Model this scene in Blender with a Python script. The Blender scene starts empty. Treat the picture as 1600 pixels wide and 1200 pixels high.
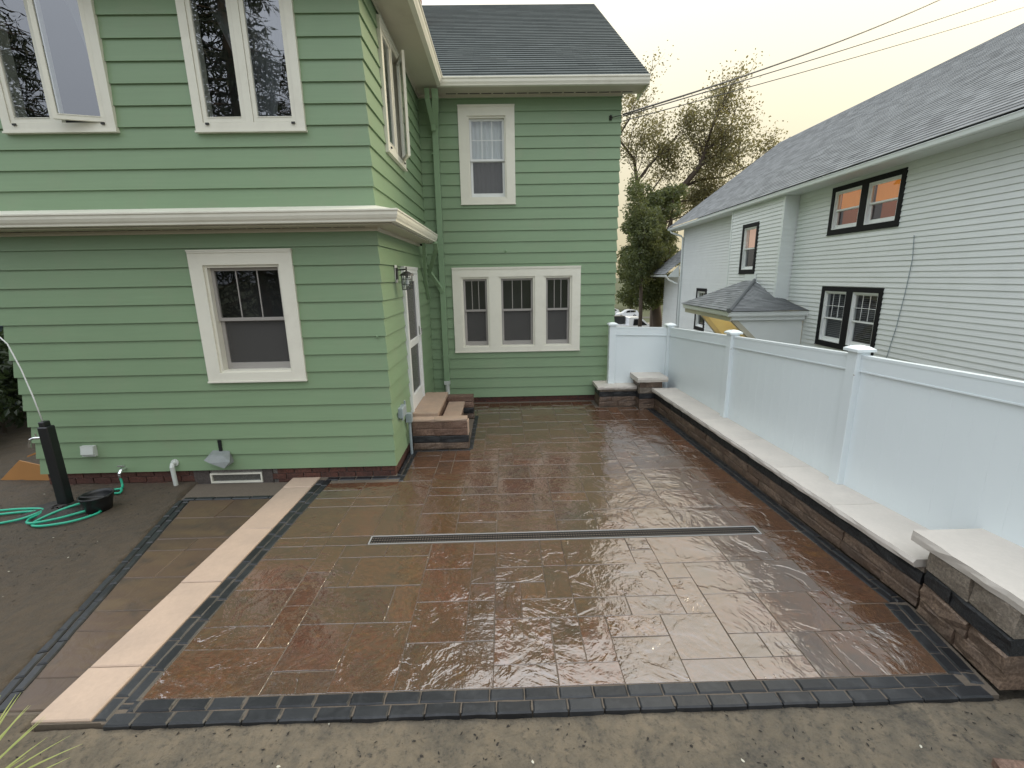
import bpy, math, random
from mathutils import Vector, Matrix, noise

# ------------------------------------------------------------------ camera, sky, sun, exposure
scene = bpy.context.scene
COL = scene.collection
random.seed(7)

F_PX, PITCH, YAW, ROLL, CAM_H = 710.0, 0.23101, -0.016357, 0.017703, 2.40515
cam = bpy.data.objects.new('camera', bpy.data.cameras.new('camera'))
COL.objects.link(cam)
cam.data.sensor_fit = 'HORIZONTAL'; cam.data.sensor_width = 36.0
cam.data.lens = F_PX / 1600.0 * 36.0
cam.data.clip_start = 0.05; cam.data.clip_end = 3000
_c, _s = math.cos(YAW), math.sin(YAW); _cp, _sp = math.cos(PITCH), math.sin(PITCH)
R0 = Vector((_c, _s, 0)); F0 = Vector((-_s*_cp, _c*_cp, -_sp)); U0 = Vector((-_s*_sp, _c*_sp, _cp))
XC = R0*math.cos(ROLL) - U0*math.sin(ROLL); YC = R0*math.sin(ROLL) + U0*math.cos(ROLL)
M = Matrix.Identity(4)
for i in range(3):
    M[i][0] = XC[i]; M[i][1] = YC[i]; M[i][2] = -F0[i]
M[0][3], M[1][3], M[2][3] = 0, 0, CAM_H
cam.matrix_world = M
scene.camera = cam

SUN_EL, SUN_AZ = math.radians(28.0), math.radians(58.0)      # azimuth clockwise from +Y
world = bpy.data.worlds.new('World'); scene.world = world; world.use_nodes = True
wn, wl = world.node_tree.nodes, world.node_tree.links
wn.clear()
w_out = wn.new('ShaderNodeOutputWorld'); w_bg = wn.new('ShaderNodeBackground')
w_sky = wn.new('ShaderNodeTexSky'); w_sky.sky_type = 'NISHITA'; w_sky.sun_disc = False
w_sky.sun_elevation = SUN_EL; w_sky.sun_rotation = SUN_AZ
w_sky.air_density = 1.0; w_sky.dust_density = 4.0; w_sky.ozone_density = 1.0; w_sky.altitude = 200
# thin high cloud over the whole sky: brighter overhead, warm towards the low sun and cool away from it
w_tc = wn.new('ShaderNodeTexCoord'); w_sep = wn.new('ShaderNodeSeparateXYZ'); wl.new(w_tc.outputs['Generated'], w_sep.inputs[0])
w_dot = wn.new('ShaderNodeVectorMath'); w_dot.operation = 'DOT_PRODUCT'; wl.new(w_tc.outputs['Generated'], w_dot.inputs[0])
w_dot.inputs[1].default_value = (math.sin(SUN_AZ), math.cos(SUN_AZ), 0.0)
w_az = wn.new('ShaderNodeMapRange'); wl.new(w_dot.outputs['Value'], w_az.inputs[0]); w_az.inputs[1].default_value = -0.6; w_az.inputs[2].default_value = 0.9; w_az.interpolation_type = 'SMOOTHSTEP'
w_el = wn.new('ShaderNodeMapRange'); wl.new(w_sep.outputs['Z'], w_el.inputs[0]); w_el.inputs[1].default_value = 0.0; w_el.inputs[2].default_value = 1.0; w_el.inputs[3].default_value = 0.42; w_el.inputs[4].default_value = 1.64
w_tint = wn.new('ShaderNodeMix'); w_tint.data_type = 'RGBA'
w_low = wn.new('ShaderNodeMapRange'); wl.new(w_sep.outputs['Z'], w_low.inputs[0]); w_low.inputs[1].default_value = 0.10; w_low.inputs[2].default_value = 0.85; w_low.inputs[3].default_value = 1.0; w_low.inputs[4].default_value = 0.35
w_wm = wn.new('ShaderNodeMath'); w_wm.operation = 'MULTIPLY'; wl.new(w_az.outputs[0], w_wm.inputs[0]); wl.new(w_low.outputs[0], w_wm.inputs[1]); wl.new(w_wm.outputs[0], w_tint.inputs[0])
w_tint.inputs[6].default_value = (1.06, 1.13, 1.22, 1); w_tint.inputs[7].default_value = (1.03, 0.91, 0.60, 1)
w_veil = wn.new('ShaderNodeVectorMath'); w_veil.operation = 'SCALE'; wl.new(w_tint.outputs[2], w_veil.inputs[0]); wl.new(w_el.outputs[0], w_veil.inputs['Scale'])
w_bg2 = wn.new('ShaderNodeBackground'); wl.new(w_veil.outputs[0], w_bg2.inputs[0]); w_bg2.inputs[1].default_value = 1.0
wl.new(w_sky.outputs[0], w_bg.inputs[0]); w_bg.inputs[1].default_value = 0.008
w_add = wn.new('ShaderNodeAddShader'); wl.new(w_bg.outputs[0], w_add.inputs[0]); wl.new(w_bg2.outputs[0], w_add.inputs[1])
wl.new(w_add.outputs[0], w_out.inputs[0])

sun = bpy.data.objects.new('sun', bpy.data.lights.new('sun', 'SUN')); COL.objects.link(sun)
sun.data.energy = 1.5; sun.data.angle = math.radians(25); sun.data.color = (1.0, 0.86, 0.62)
sd = Vector((math.sin(SUN_AZ)*math.cos(SUN_EL), math.cos(SUN_AZ)*math.cos(SUN_EL), math.sin(SUN_EL)))
sun.rotation_euler = sd.to_track_quat('Z', 'Y').to_euler()

scene.view_settings.view_transform = 'Standard'; scene.view_settings.look = 'None'
scene.view_settings.gamma = 1.0; scene.view_settings.use_curve_mapping = False
scene.view_settings.exposure = 0.35
scene.render.engine = 'CYCLES'
scene.cycles.use_denoising = True
scene.cycles.max_bounces = 6; scene.cycles.transparent_max_bounces = 8

# ------------------------------------------------------------------ helpers
def tag(o, label=None, cat=None, group=None, kind=None):
    if label: o['label'] = label
    if cat: o['category'] = cat
    if group: o['group'] = group
    if kind: o['kind'] = kind
    return o

def empty(name, loc, label, cat, group=None):
    o = bpy.data.objects.new(name, None); COL.objects.link(o)
    o.location = loc; o.empty_display_size = 0.2
    return tag(o, label, cat, group)

def link(name, mesh, parent=None, mat=None, color=None):
    o = bpy.data.objects.new(name, mesh); COL.objects.link(o)
    if parent is not None:
        o.parent = parent
        if parent.type == 'EMPTY': o.location = -Vector(parent.location)
    if mat is not None and len(mesh.materials) == 0: mesh.materials.append(mat)
    if color is not None: o.color = (color[0], color[1], color[2], 1)
    return o

class MB:
    """collects shapes; build() links them as one mesh object"""
    def __init__(self, xf=None): self.v = []; self.f = []; self.xf = xf
    def add(self, vs, fs):
        n = len(self.v); self.v.extend([tuple(p) for p in vs]); self.f.extend([tuple(i+n for i in f) for f in fs]); return self
    def quad(self, a, b, c, d): return self.add([a, b, c, d], [(0, 1, 2, 3)])
    def box(self, x0, x1, y0, y1, z0, z1):
        if x0 > x1: x0, x1 = x1, x0
        if y0 > y1: y0, y1 = y1, y0
        if z0 > z1: z0, z1 = z1, z0
        return self.add([(x0,y0,z0),(x1,y0,z0),(x1,y1,z0),(x0,y1,z0),(x0,y0,z1),(x1,y0,z1),(x1,y1,z1),(x0,y1,z1)],
                        [(0,3,2,1),(4,5,6,7),(0,1,5,4),(1,2,6,5),(2,3,7,6),(3,0,4,7)])
    def cbox(self, x0, x1, y0, y1, z0, z1, c=0.006):
        """box with chamfered top and vertical edges"""
        if x0 > x1: x0, x1 = x1, x0
        if y0 > y1: y0, y1 = y1, y0
        ring = lambda k, z: [(x0+k,y0,z),(x1-k,y0,z),(x1,y0+k,z),(x1,y1-k,z),(x1-k,y1,z),(x0+k,y1,z),(x0,y1-k,z),(x0,y0+k,z)]
        r0 = ring(c, z0); r1 = ring(c, z1-c)
        r2 = [(min(max(p[0], x0+c), x1-c), min(max(p[1], y0+c), y1-c), z1) for p in ring(c, z1)]
        vs = r0 + r1
        fs = []
        for i in range(8):
            j = (i+1) % 8; fs.append((i, j, 8+j, 8+i))
        q = [(x0+c,y0+c,z1),(x1-c,y0+c,z1),(x1-c,y1-c,z1),(x0+c,y1-c,z1)]
        vs += q
        fs += [(8,9,17,16),(10,11,18,17),(12,13,19,18),(14,15,16,19),(9,10,17),(11,12,18),(13,14,19),(15,8,16),(16,17,18,19),(7,6,5,4,3,2,1,0)]
        return self.add(vs, fs)
    def prism(self, poly, h, axis='z'):
        """poly: list of 2D points; h=(a,b); axis = extrusion axis"""
        n = len(poly); vs = []
        for k in h:
            for p in poly:
                vs.append({'z': (p[0],p[1],k), 'y': (p[0],k,p[1]), 'x': (k,p[0],p[1])}[axis])
        fs = [tuple(range(n))[::-1], tuple(range(n, 2*n))]
        for i in range(n): fs.append((i, (i+1) % n, n+(i+1) % n, n+i))
        return self.add(vs, fs)
    def tube(self, path, r, n=8, r2=None, cap=True):
        path = [Vector(p) for p in path]; m = len(path); vs = []; fs = []
        up = Vector((0.13, 0.37, 1)).normalized(); prev = None
        for i, p in enumerate(path):
            t = (path[min(i+1, m-1)] - path[max(i-1, 0)]).normalized()
            a = t.cross(up if prev is None else prev)
            if prev is None:
                if a.length < 1e-3: a = t.cross(Vector((1, 0, 0)))
                a.normalize(); b = t.cross(a)
            else:
                b = prev - t*prev.dot(t); b.normalize(); a = b.cross(t)
            prev = b
            rr = r if not isinstance(r, (list, tuple)) else r[i]
            if r2 is not None: rr = r + (r2-r)*i/(m-1)
            for k in range(n):
                w = 2*math.pi*k/n
                vs.append(p + a*math.cos(w)*rr + b*math.sin(w)*rr)
        for i in range(m-1):
            for k in range(n):
                fs.append((i*n+k, i*n+(k+1) % n, (i+1)*n+(k+1) % n, (i+1)*n+k))
        if cap: fs += [tuple(range(n))[::-1], tuple(range((m-1)*n, m*n))]
        return self.add(vs, fs)
    def rtube(self, path, w, d):
        """rectangular section swept along a path in straight mitred pieces (section axes fixed by path direction)"""
        path = [Vector(p) for p in path]; m = len(path); vs = []; fs = []
        for i, p in enumerate(path):
            t = (path[min(i+1, m-1)] - path[max(i-1, 0)]).normalized()
            a = Vector((1, 0, 0)); a = (a - t*a.dot(t))
            if a.length < 1e-3: a = Vector((0, 1, 0))
            a.normalize(); b = t.cross(a)
            for sa, sb in ((-1,-1),(1,-1),(1,1),(-1,1)): vs.append(p + a*sa*w/2 + b*sb*d/2)
        for i in range(m-1):
            for k in range(4): fs.append((i*4+k, i*4+(k+1) % 4, (i+1)*4+(k+1) % 4, (i+1)*4+k))
        fs += [(3,2,1,0), tuple(range((m-1)*4, m*4))]
        return self.add(vs, fs)
    def lathe(self, prof, c, n=16):
        vs = []; fs = []; m = len(prof)
        for r, z in prof:
            for k in range(n):
                w = 2*math.pi*k/n; vs.append((c[0]+r*math.cos(w), c[1]+r*math.sin(w), c[2]+z))
        for i in range(m-1):
            for k in range(n): fs.append((i*n+k, i*n+(k+1) % n, (i+1)*n+(k+1) % n, (i+1)*n+k))
        fs += [tuple(range(n))[::-1], tuple(range((m-1)*n, m*n))]
        return self.add(vs, fs)
    def mesh(self, name, smooth=False):
        me = bpy.data.meshes.new(name)
        vs = self.v if self.xf is None else [self.xf(*p) for p in self.v]
        me.from_pydata([tuple(p) for p in vs], [], self.f); me.update()
        if smooth: me.shade_smooth()
        return me
    def build(self, name, mat, parent=None, smooth=False, color=None):
        return link(name, self.mesh(name, smooth), parent, mat, color)

# ---- material node helper
class NT:
    def __init__(self, name):
        self.m = bpy.data.materials.new(name); self.m.use_nodes = True
        self.t = self.m.node_tree; self.n = self.t.nodes; self.l = self.t.links; self.n.clear()
        self.out = self.n.new('ShaderNodeOutputMaterial')
        self.b = self.n.new('ShaderNodeBsdfPrincipled'); self.l.new(self.b.outputs[0], self.out.inputs[0])
        self.tc = self.n.new('ShaderNodeTexCoord'); self.co = self.tc.outputs['Object']
    def setp(self, **kw):
        names = dict(color='Base Color', rough='Roughness', metal='Metallic', ior='IOR', spec='Specular IOR Level', coat='Coat Weight', coatr='Coat Roughness', coatior='Coat IOR',
                     emit='Emission Color', estr='Emission Strength', alpha='Alpha', normal='Normal', trans='Transmission Weight', coatn='Coat Normal', sss='Subsurface Weight')
        for k, v in kw.items():
            s = self.b.inputs[names[k]]
            if hasattr(v, 'node'): self.l.new(v, s)
            elif isinstance(v, (tuple, list)): s.default_value = (v[0], v[1], v[2], 1)
            else: s.default_value = v
        return self
    def scale(self, sx, sy, sz, co=None, off=None, rot=None):
        n = self.n.new('ShaderNodeMapping'); self.l.new(co or self.co, n.inputs[0]); n.inputs['Scale'].default_value = (sx, sy, sz)
        if off is not None: self.l.new(off, n.inputs['Location'])
        if rot: n.inputs['Rotation'].default_value = rot
        return n.outputs[0]
    def noise(self, sc, detail=4, rough=.55, co=None, dist=0.0, col=False):
        n = self.n.new('ShaderNodeTexNoise'); self.l.new(co or self.co, n.inputs['Vector'])
        n.inputs['Scale'].default_value = sc; n.inputs['Detail'].default_value = detail; n.inputs['Roughness'].default_value = rough; n.inputs['Distortion'].default_value = dist
        return n.outputs['Color' if col else 'Fac']
    def voro(self, sc, feat='F1', co=None, out='Distance'):
        n = self.n.new('ShaderNodeTexVoronoi'); self.l.new(co or self.co, n.inputs['Vector']); n.inputs['Scale'].default_value = sc; n.feature = feat
        return n.outputs[out]
    def ramp(self, fac, stops):
        n = self.n.new('ShaderNodeValToRGB'); self.l.new(fac, n.inputs[0]); e = n.color_ramp.elements
        while len(e) < len(stops): e.new(0.5)
        for i, (p, c) in enumerate(stops):
            e[i].position = p; e[i].color = (c, c, c, 1) if isinstance(c, (int, float)) else (c[0], c[1], c[2], 1)
        return n.outputs[0]
    def mix(self, fac, a, b, mode='MIX'):
        n = self.n.new('ShaderNodeMix'); n.data_type = 'RGBA'; n.blend_type = mode; n.clamp_factor = True
        for s, v in ((n.inputs[0], fac), (n.inputs[6], a), (n.inputs[7], b)):
            if hasattr(v, 'node'): self.l.new(v, s)
            elif isinstance(v, (tuple, list)): s.default_value = (v[0], v[1], v[2], 1)
            else: s.default_value = v
        return n.outputs[2]
    def math(self, op, a, b=0.0, clamp=False):
        n = self.n.new('ShaderNodeMath'); n.operation = op; n.use_clamp = clamp
        for s, v in ((n.inputs[0], a), (n.inputs[1], b)):
            if hasattr(v, 'node'): self.l.new(v, s)
            else: s.default_value = v
        return n.outputs[0]
    def bump(self, h, strength=.3, dist=.01, normal=None):
        n = self.n.new('ShaderNodeBump'); self.l.new(h, n.inputs['Height']); n.inputs['Strength'].default_value = strength; n.inputs['Distance'].default_value = dist
        if normal is not None: self.l.new(normal, n.inputs['Normal'])
        return n.outputs[0]
    def info(self, k='Random'):
        n = self.n.new('ShaderNodeObjectInfo'); return n.outputs[k]
    def combine(self, x, y, z):
        n = self.n.new('ShaderNodeCombineXYZ')
        for i, v in enumerate((x, y, z)):
            if hasattr(v, 'node'): self.l.new(v, n.inputs[i])
            else: n.inputs[i].default_value = v
        return n.outputs[0]

MAT = {}
def paint(name, c, rough=.5, var=.06, grain=(3, 3, 60), bump=.12, dirt=None):
    t = NT(name)
    n1 = t.noise(1.3, 5); n2 = t.noise(1.0, 3, co=t.scale(*grain))
    f = t.math('MULTIPLY', t.math('ADD', n1, n2), .5)
    col = t.mix(f, [x*(1-var*2.2) for x in c], [min(1, x*(1+var*2.2)) for x in c])
    r = t.info('Random'); col = t.mix(.10, col, t.mix(r, [x*.80 for x in c], [min(1, x*1.2) for x in c]))
    if dirt:
        d = t.ramp(t.noise(2.3, 6, .65), [(.52, 0.0), (.75, 1.0)])
        col = t.mix(t.math('MULTIPLY', d, dirt[1]), col, dirt[0])
    t.setp(color=col, rough=rough, normal=t.bump(n2, bump, .004)); MAT[name] = t.m
    return t.m

paint('green_siding', (.208, .304, .176), .45, .06, (2, 2, 45), .10, dirt=((.25, .285, .185), .35))
paint('green_trim', (.225, .335, .20), .38, .04, (2, 2, 2), .05)
paint('cream_trim', (.74, .72, .62), .45, .035, (6, 6, 6), .06, dirt=((.42, .38, .30), .22))
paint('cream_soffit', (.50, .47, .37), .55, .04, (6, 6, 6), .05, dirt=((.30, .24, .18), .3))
paint('grey_sash', (.33, .31, .29), .45, .04, (8, 8, 8), .05)
paint('white_sash', (.74, .75, .74), .35, .02, (8, 8, 8), .03)
paint('white_siding', (.68, .70, .695), .45, .045, (2, 2, 40), .08, dirt=((.52, .54, .52), .25))
paint('white_trim', (.70, .73, .72), .4, .03, (4, 4, 4), .05)
paint('black_trim', (.008, .008, .009), .65, .05, (8, 8, 8), .06)
paint('vinyl', (.73, .79, .80), .30, .012, (2, 2, 2), .01)
paint('black_plastic', (.012, .013, .014), .38, .1, (5, 5, 30), .06)
paint('grey_box', (.28, .33, .35), .5, .05, (9, 9, 9), .05)
paint('pvc_pipe', (.55, .58, .54), .4, .05, (9, 9, 9), .05)
paint('dark_metal', (.025, .024, .022), .4, .1, (20, 20, 20), .08)
paint('plywood', (.36, .17, .05), .6, .14, (2, 20, 2), .15)
paint('blue_paint', (.045, .065, .10), .5, .08, (2, 2, 40), .1)
paint('house_dark', (.02, .02, .02), .9, .05)
paint('curtain_white', (.72, .73, .73), .9, .05, (60, 60, 1.0), .35)
paint('curtain_grey', (.28, .28, .29), .9, .12, (40, 40, 1.5), .4)
paint('room_dark', (.06, .058, .06), .9, .3, (2, 2, 2), .0)
paint('room_mid', (.06, .055, .055), .9, .35, (2, 2, 2), .0)
paint('door_brown', (.06, .035, .022), .5, .1)
paint('car_white', (.75, .76, .77), .18, .01, (3, 3, 3), .0)
paint('tyre', (.015, .015, .016), .8, .05)
paint('rim', (.45, .46, .47), .3, .05)
MAT['black_trim'].node_tree.nodes['Principled BSDF'].inputs['Specular IOR Level'].default_value = .2
MAT['rim'].node_tree.nodes['Principled BSDF'].inputs['Metallic'].default_value = .8
paint('porch_board', (.66, .62, .46), .5, .03, (40, 40, 1), .25)
paint('hose_green', (.02, .36, .22), .35, .08, (20, 20, 20), .05)
paint('chrome', (.75, .75, .75), .2, .03); MAT['chrome'].node_tree.nodes['Principled BSDF'].inputs['Metallic'].default_value = 1
paint('foil_grey', (.22, .24, .23), .4, .2, (14, 14, 14), .5)

def mk_glass(name, ior=2.0, tint=(.80, .83, .82), rough=.0, mesh=0.0):
    t = NT(name); t.n.remove(t.b)
    tr = t.n.new('ShaderNodeBsdfTransparent'); tr.inputs[0].default_value = (*tint, 1)
    gl = t.n.new('ShaderNodeBsdfGlossy'); gl.inputs['Roughness'].default_value = rough; gl.inputs[0].default_value = (.95, .96, 1, 1)
    lw = t.n.new('ShaderNodeLayerWeight'); lw.inputs[0].default_value = .5; f0 = ((ior-1)/(ior+1))**2
    fr = t.math('ADD', t.math('MULTIPLY', t.math('POWER', lw.outputs['Facing'], 5.0), 1-f0), f0)
    bu = t.bump(t.noise(1.6, 2), .03, .05); t.l.new(bu, gl.inputs['Normal'])
    mx = t.n.new('ShaderNodeMixShader'); t.l.new(fr, mx.inputs[0]); t.l.new(tr.outputs[0], mx.inputs[1]); t.l.new(gl.outputs[0], mx.inputs[2])
    last = mx
    if mesh:                                              # woven insect screen in front of the pane
        df = t.n.new('ShaderNodeBsdfDiffuse'); df.inputs[0].default_value = (.16, .155, .15, 1); last = t.n.new('ShaderNodeMixShader'); last.inputs[0].default_value = mesh
        t.l.new(mx.outputs[0], last.inputs[1]); t.l.new(df.outputs[0], last.inputs[2])
    t.l.new(last.outputs[0], t.out.inputs[0]); MAT[name] = t.m
mk_glass('glass', 1.8); mk_glass('glass_coated', 2.8, (.7, .75, .78))
mk_glass('screen', 1.6, (.45, .45, .46), .25, .42)

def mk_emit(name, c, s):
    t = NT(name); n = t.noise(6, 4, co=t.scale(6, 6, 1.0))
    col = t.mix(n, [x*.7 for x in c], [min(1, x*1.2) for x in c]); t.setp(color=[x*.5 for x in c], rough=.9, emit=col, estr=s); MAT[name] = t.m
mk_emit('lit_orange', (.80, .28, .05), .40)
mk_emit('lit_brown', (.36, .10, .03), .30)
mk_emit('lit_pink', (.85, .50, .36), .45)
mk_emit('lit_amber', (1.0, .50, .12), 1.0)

def mk_roof(name, dark, light, lim, bw=.30, sz=.14, swap=False):
    """asphalt shingle: granules and per-tab tone, laid on the stepped courses. coordinates: u along eave, v up the slope via uv map"""
    t = NT(name); uv = t.tc.outputs['UV']
    br = t.n.new('ShaderNodeTexBrick'); t.l.new(uv, br.inputs['Vector'])
    br.inputs['Scale'].default_value = 1.0; br.inputs['Brick Width'].default_value = bw; br.inputs['Row Height'].default_value = sz
    br.inputs['Mortar Size'].default_value = .004; br.offset = .37
    br.inputs['Color1'].default_value = (0, 0, 0, 1); br.inputs['Color2'].default_value = (1, 1, 1, 1); br.inputs['Mortar'].default_value = (0, 0, 0, 1)
    base = t.mix(br.outputs['Color'], dark, light)
    gran = t.noise(160, 2, .6, co=uv); big = t.noise(.8, 5, .6, co=uv)
    col = t.mix(t.math('MULTIPLY', gran, .55), base, lim)
    col = t.mix(t.ramp(big, [(.35, 0.0), (.7, .45)]), col, [x*.8+.02 for x in light])
    t.setp(color=col, rough=.88, normal=t.bump(gran, .5, .004)); MAT[name] = t.m
mk_roof('roof_green', (.018, .029, .030), (.064, .080, .079), (.085, .10, .097), .30, .14)
mk_roof('roof_grey', (.070, .075, .080), (.25, .26, .265), (.32, .33, .335), .30, .14)

def mk_brick_single(name, c1, c2, c3, rough=.75, bump=.5, sc=14, speck=.75):
    """one brick or block: own tone per piece (object random), pits and wear"""
    t = NT(name); r = t.info('Random'); off = t.combine(t.math('MULTIPLY', r, 37.0), t.math('MULTIPLY', r, 91.0), t.math('MULTIPLY', r, 13.0))
    co = t.scale(1, 1, 1, off=off)
    n = t.noise(sc*.35, 6, .6, co=co); n2 = t.noise(sc*4, 4, .7, co=co)
    base = t.mix(r, c1, c2); col = t.mix(t.ramp(n, [(.4, 0.0), (.68, 1.0)]), base, c3)
    col = t.mix(t.ramp(n2, [(.40, speck), (.62, 0.0)]), col, [x*.45 for x in c1])
    h = t.math('ADD', t.noise(sc, 6, .65, co=co), t.math('MULTIPLY', n2, .4))
    t.setp(color=col, rough=rough, normal=t.bump(h, bump, .012)); MAT[name] = t.m
mk_brick_single('brick_red', (.10, .038, .026), (.16, .062, .042), (.075, .04, .032), .8, .4)
mk_brick_single('wall_brown', (.155, .098, .066), (.27, .190, .135), (.11, .080, .062), .5, .65)
mk_brick_single('wall_grey', (.27, .225, .175), (.34, .285, .225), (.20, .165, .13), .6, 1.0)
mk_brick_single('wall_black', (.014, .015, .017), (.028, .030, .033), (.040, .040, .040), .5, .8)
mk_brick_single('step_brown', (.20, .115, .080), (.34, .225, .165), (.15, .095, .07), .6, 1.0)
mk_brick_single('step_tan', (.42, .30, .22), (.48, .35, .27), (.36, .27, .21), .7, .35, 14, .18)
mk_brick_single('chimney_red', (.20, .06, .04), (.27, .09, .06), (.15, .06, .045), .8, .4)
mk_brick_single('mortar', (.22, .20, .18), (.24, .22, .20), (.16, .15, .14), .9, .4)
mk_brick_single('dirty_mortar', (.10, .085, .075), (.12, .10, .09), (.07, .055, .05), .9, .4)
mk_brick_single('tan_slab', (.46, .345, .265), (.51, .385, .295), (.42, .32, .25), .6, .22, 8, .10)
mk_brick_single('cap_stone', (.60, .55, .49), (.64, .585, .52), (.55, .505, .45), .6, .22, 8, .07)

def mk_paver(name, wet=1.0):
    """wet riven paver: brown, rust, ochre and charcoal blends, cleft relief that differs stone by stone, film of water"""
    t = NT(name); r = t.info('Random'); tint = t.info('Color')
    off = t.combine(t.math('MULTIPLY', r, 53.0), t.math('MULTIPLY', r, 171.0), t.math('MULTIPLY', r, 29.0))
    co = t.scale(1, 1, 1, off=off); wo = t.tc.outputs['Object']
    r2 = t.math('FRACT', t.math('MULTIPLY', r, 17.31)); r3 = t.math('FRACT', t.math('MULTIPLY', r, 91.7))
    n = t.noise(3.0, 7, .62, co=co, dist=.8); n3 = t.noise(5.0, 6, .65, co=t.scale(1, 2.4, 1, co=co), dist=1.0)
    col = t.mix(t.ramp(n, [(.40, 0.0), (.66, 1.0)]), tint, (.125, .064, .034))
    col = t.mix(t.ramp(n3, [(.55, 0.0), (.72, .8)]), col, (.175, .086, .030))
    col = t.mix(t.ramp(t.noise(3.6, 6, .65, co=t.scale(1, 1, 1, co=co, rot=(0, 0, 1.1))), [(.54, 0.0), (.72, .65)]), col, (.056, .044, .036))
    fine = t.noise(34, 6, .7, co=co)
    col = t.mix(t.ramp(fine, [(.42, .55), (.62, 0.0)]), col, (.052, .034, .022))
    # cleft relief: broad flats broken by terraces, stronger on some stones than on others
    w = t.noise(2.6, 5, .55, co=co, dist=.55)
    terr = t.ramp(w, [(0.0, 0.0), (.36, .10), (.43, .42), (.485, .47), (.545, .80), (.60, .84), (.66, 1.0)])
    sw = t.noise(1.7, 3, .5, co=co)
    amp = t.math('ADD', t.math('MULTIPLY', r2, .9), .45)
    h = t.math('ADD', t.math('ADD', t.math('MULTIPLY', t.math('MULTIPLY', terr, amp), .75), t.math('MULTIPLY', sw, 1.0)), t.math('MULTIPLY', t.math('MULTIPLY', t.noise(11, 4, .58, co=co), amp), .34))
    h = t.math('ADD', h, t.math('MULTIPLY', fine, .03))
    nrm = t.bump(h, .85, .016)
    puddle = t.noise(.9, 4, .6, co=wo)
    rg = t.math('ADD', t.math('MULTIPLY', t.ramp(puddle, [(.42, 0.0), (.62, 1.0)]), .07), t.math('ADD', t.math('MULTIPLY', t.noise(7, 4, .6, co=wo), .08), .015))
    t.setp(color=col, rough=rg, normal=nrm, ior=2.6, spec=.5); MAT[name] = t.m
mk_paver('paver_wet')

def mk_paver_dull(name):
    t = NT(name); r = t.info('Random')
    off = t.combine(t.math('MULTIPLY', r, 53.0), t.math('MULTIPLY', r, 171.0), t.math('MULTIPLY', r, 29.0)); co = t.scale(1, 1, 1, off=off)
    n = t.noise(3.0, 6, .6, co=t.scale(.8, 2.0, 1, co=co), dist=.6)
    col = t.mix(r, (.075, .050, .034), (.105, .066, .042)); col = t.mix(t.ramp(n, [(.45, 0.0), (.68, .8)]), col, (.115, .078, .042))
    col = t.mix(t.ramp(t.noise(5, 5, .6, co=co), [(.55, 0.0), (.72, .7)]), col, (.04, .034, .028))
    h = t.math('ADD', t.noise(5, 4, .55, co=co, dist=1.0), t.math('MULTIPLY', t.noise(30, 4, .6, co=co), .2))
    t.setp(color=col, rough=.42, normal=t.bump(h, .5, .012)); MAT[name] = t.m
mk_paver_dull('paver_dull')

def mk_border(name):
    t = NT(name); r = t.info('Random'); off = t.combine(t.math('MULTIPLY', r, 53.0), t.math('MULTIPLY', r, 171.0), 0.0); co = t.scale(1, 1, 1, off=off)
    n = t.noise(9, 5, .6, co=co)
    col = t.mix(r, (.010, .011, .013), (.024, .026, .029)); col = t.mix(t.ramp(n, [(.5, 0.0), (.75, .6)]), col, (.045, .047, .050))
    h = t.math('ADD', t.noise(12, 4, .6, co=co), t.math('MULTIPLY', t.noise(70, 3, .6, co=co), .3))
    t.setp(color=col, rough=.42, ior=1.5, normal=t.bump(h, .45, .008)); MAT[name] = t.m
mk_border('border_black')

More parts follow.
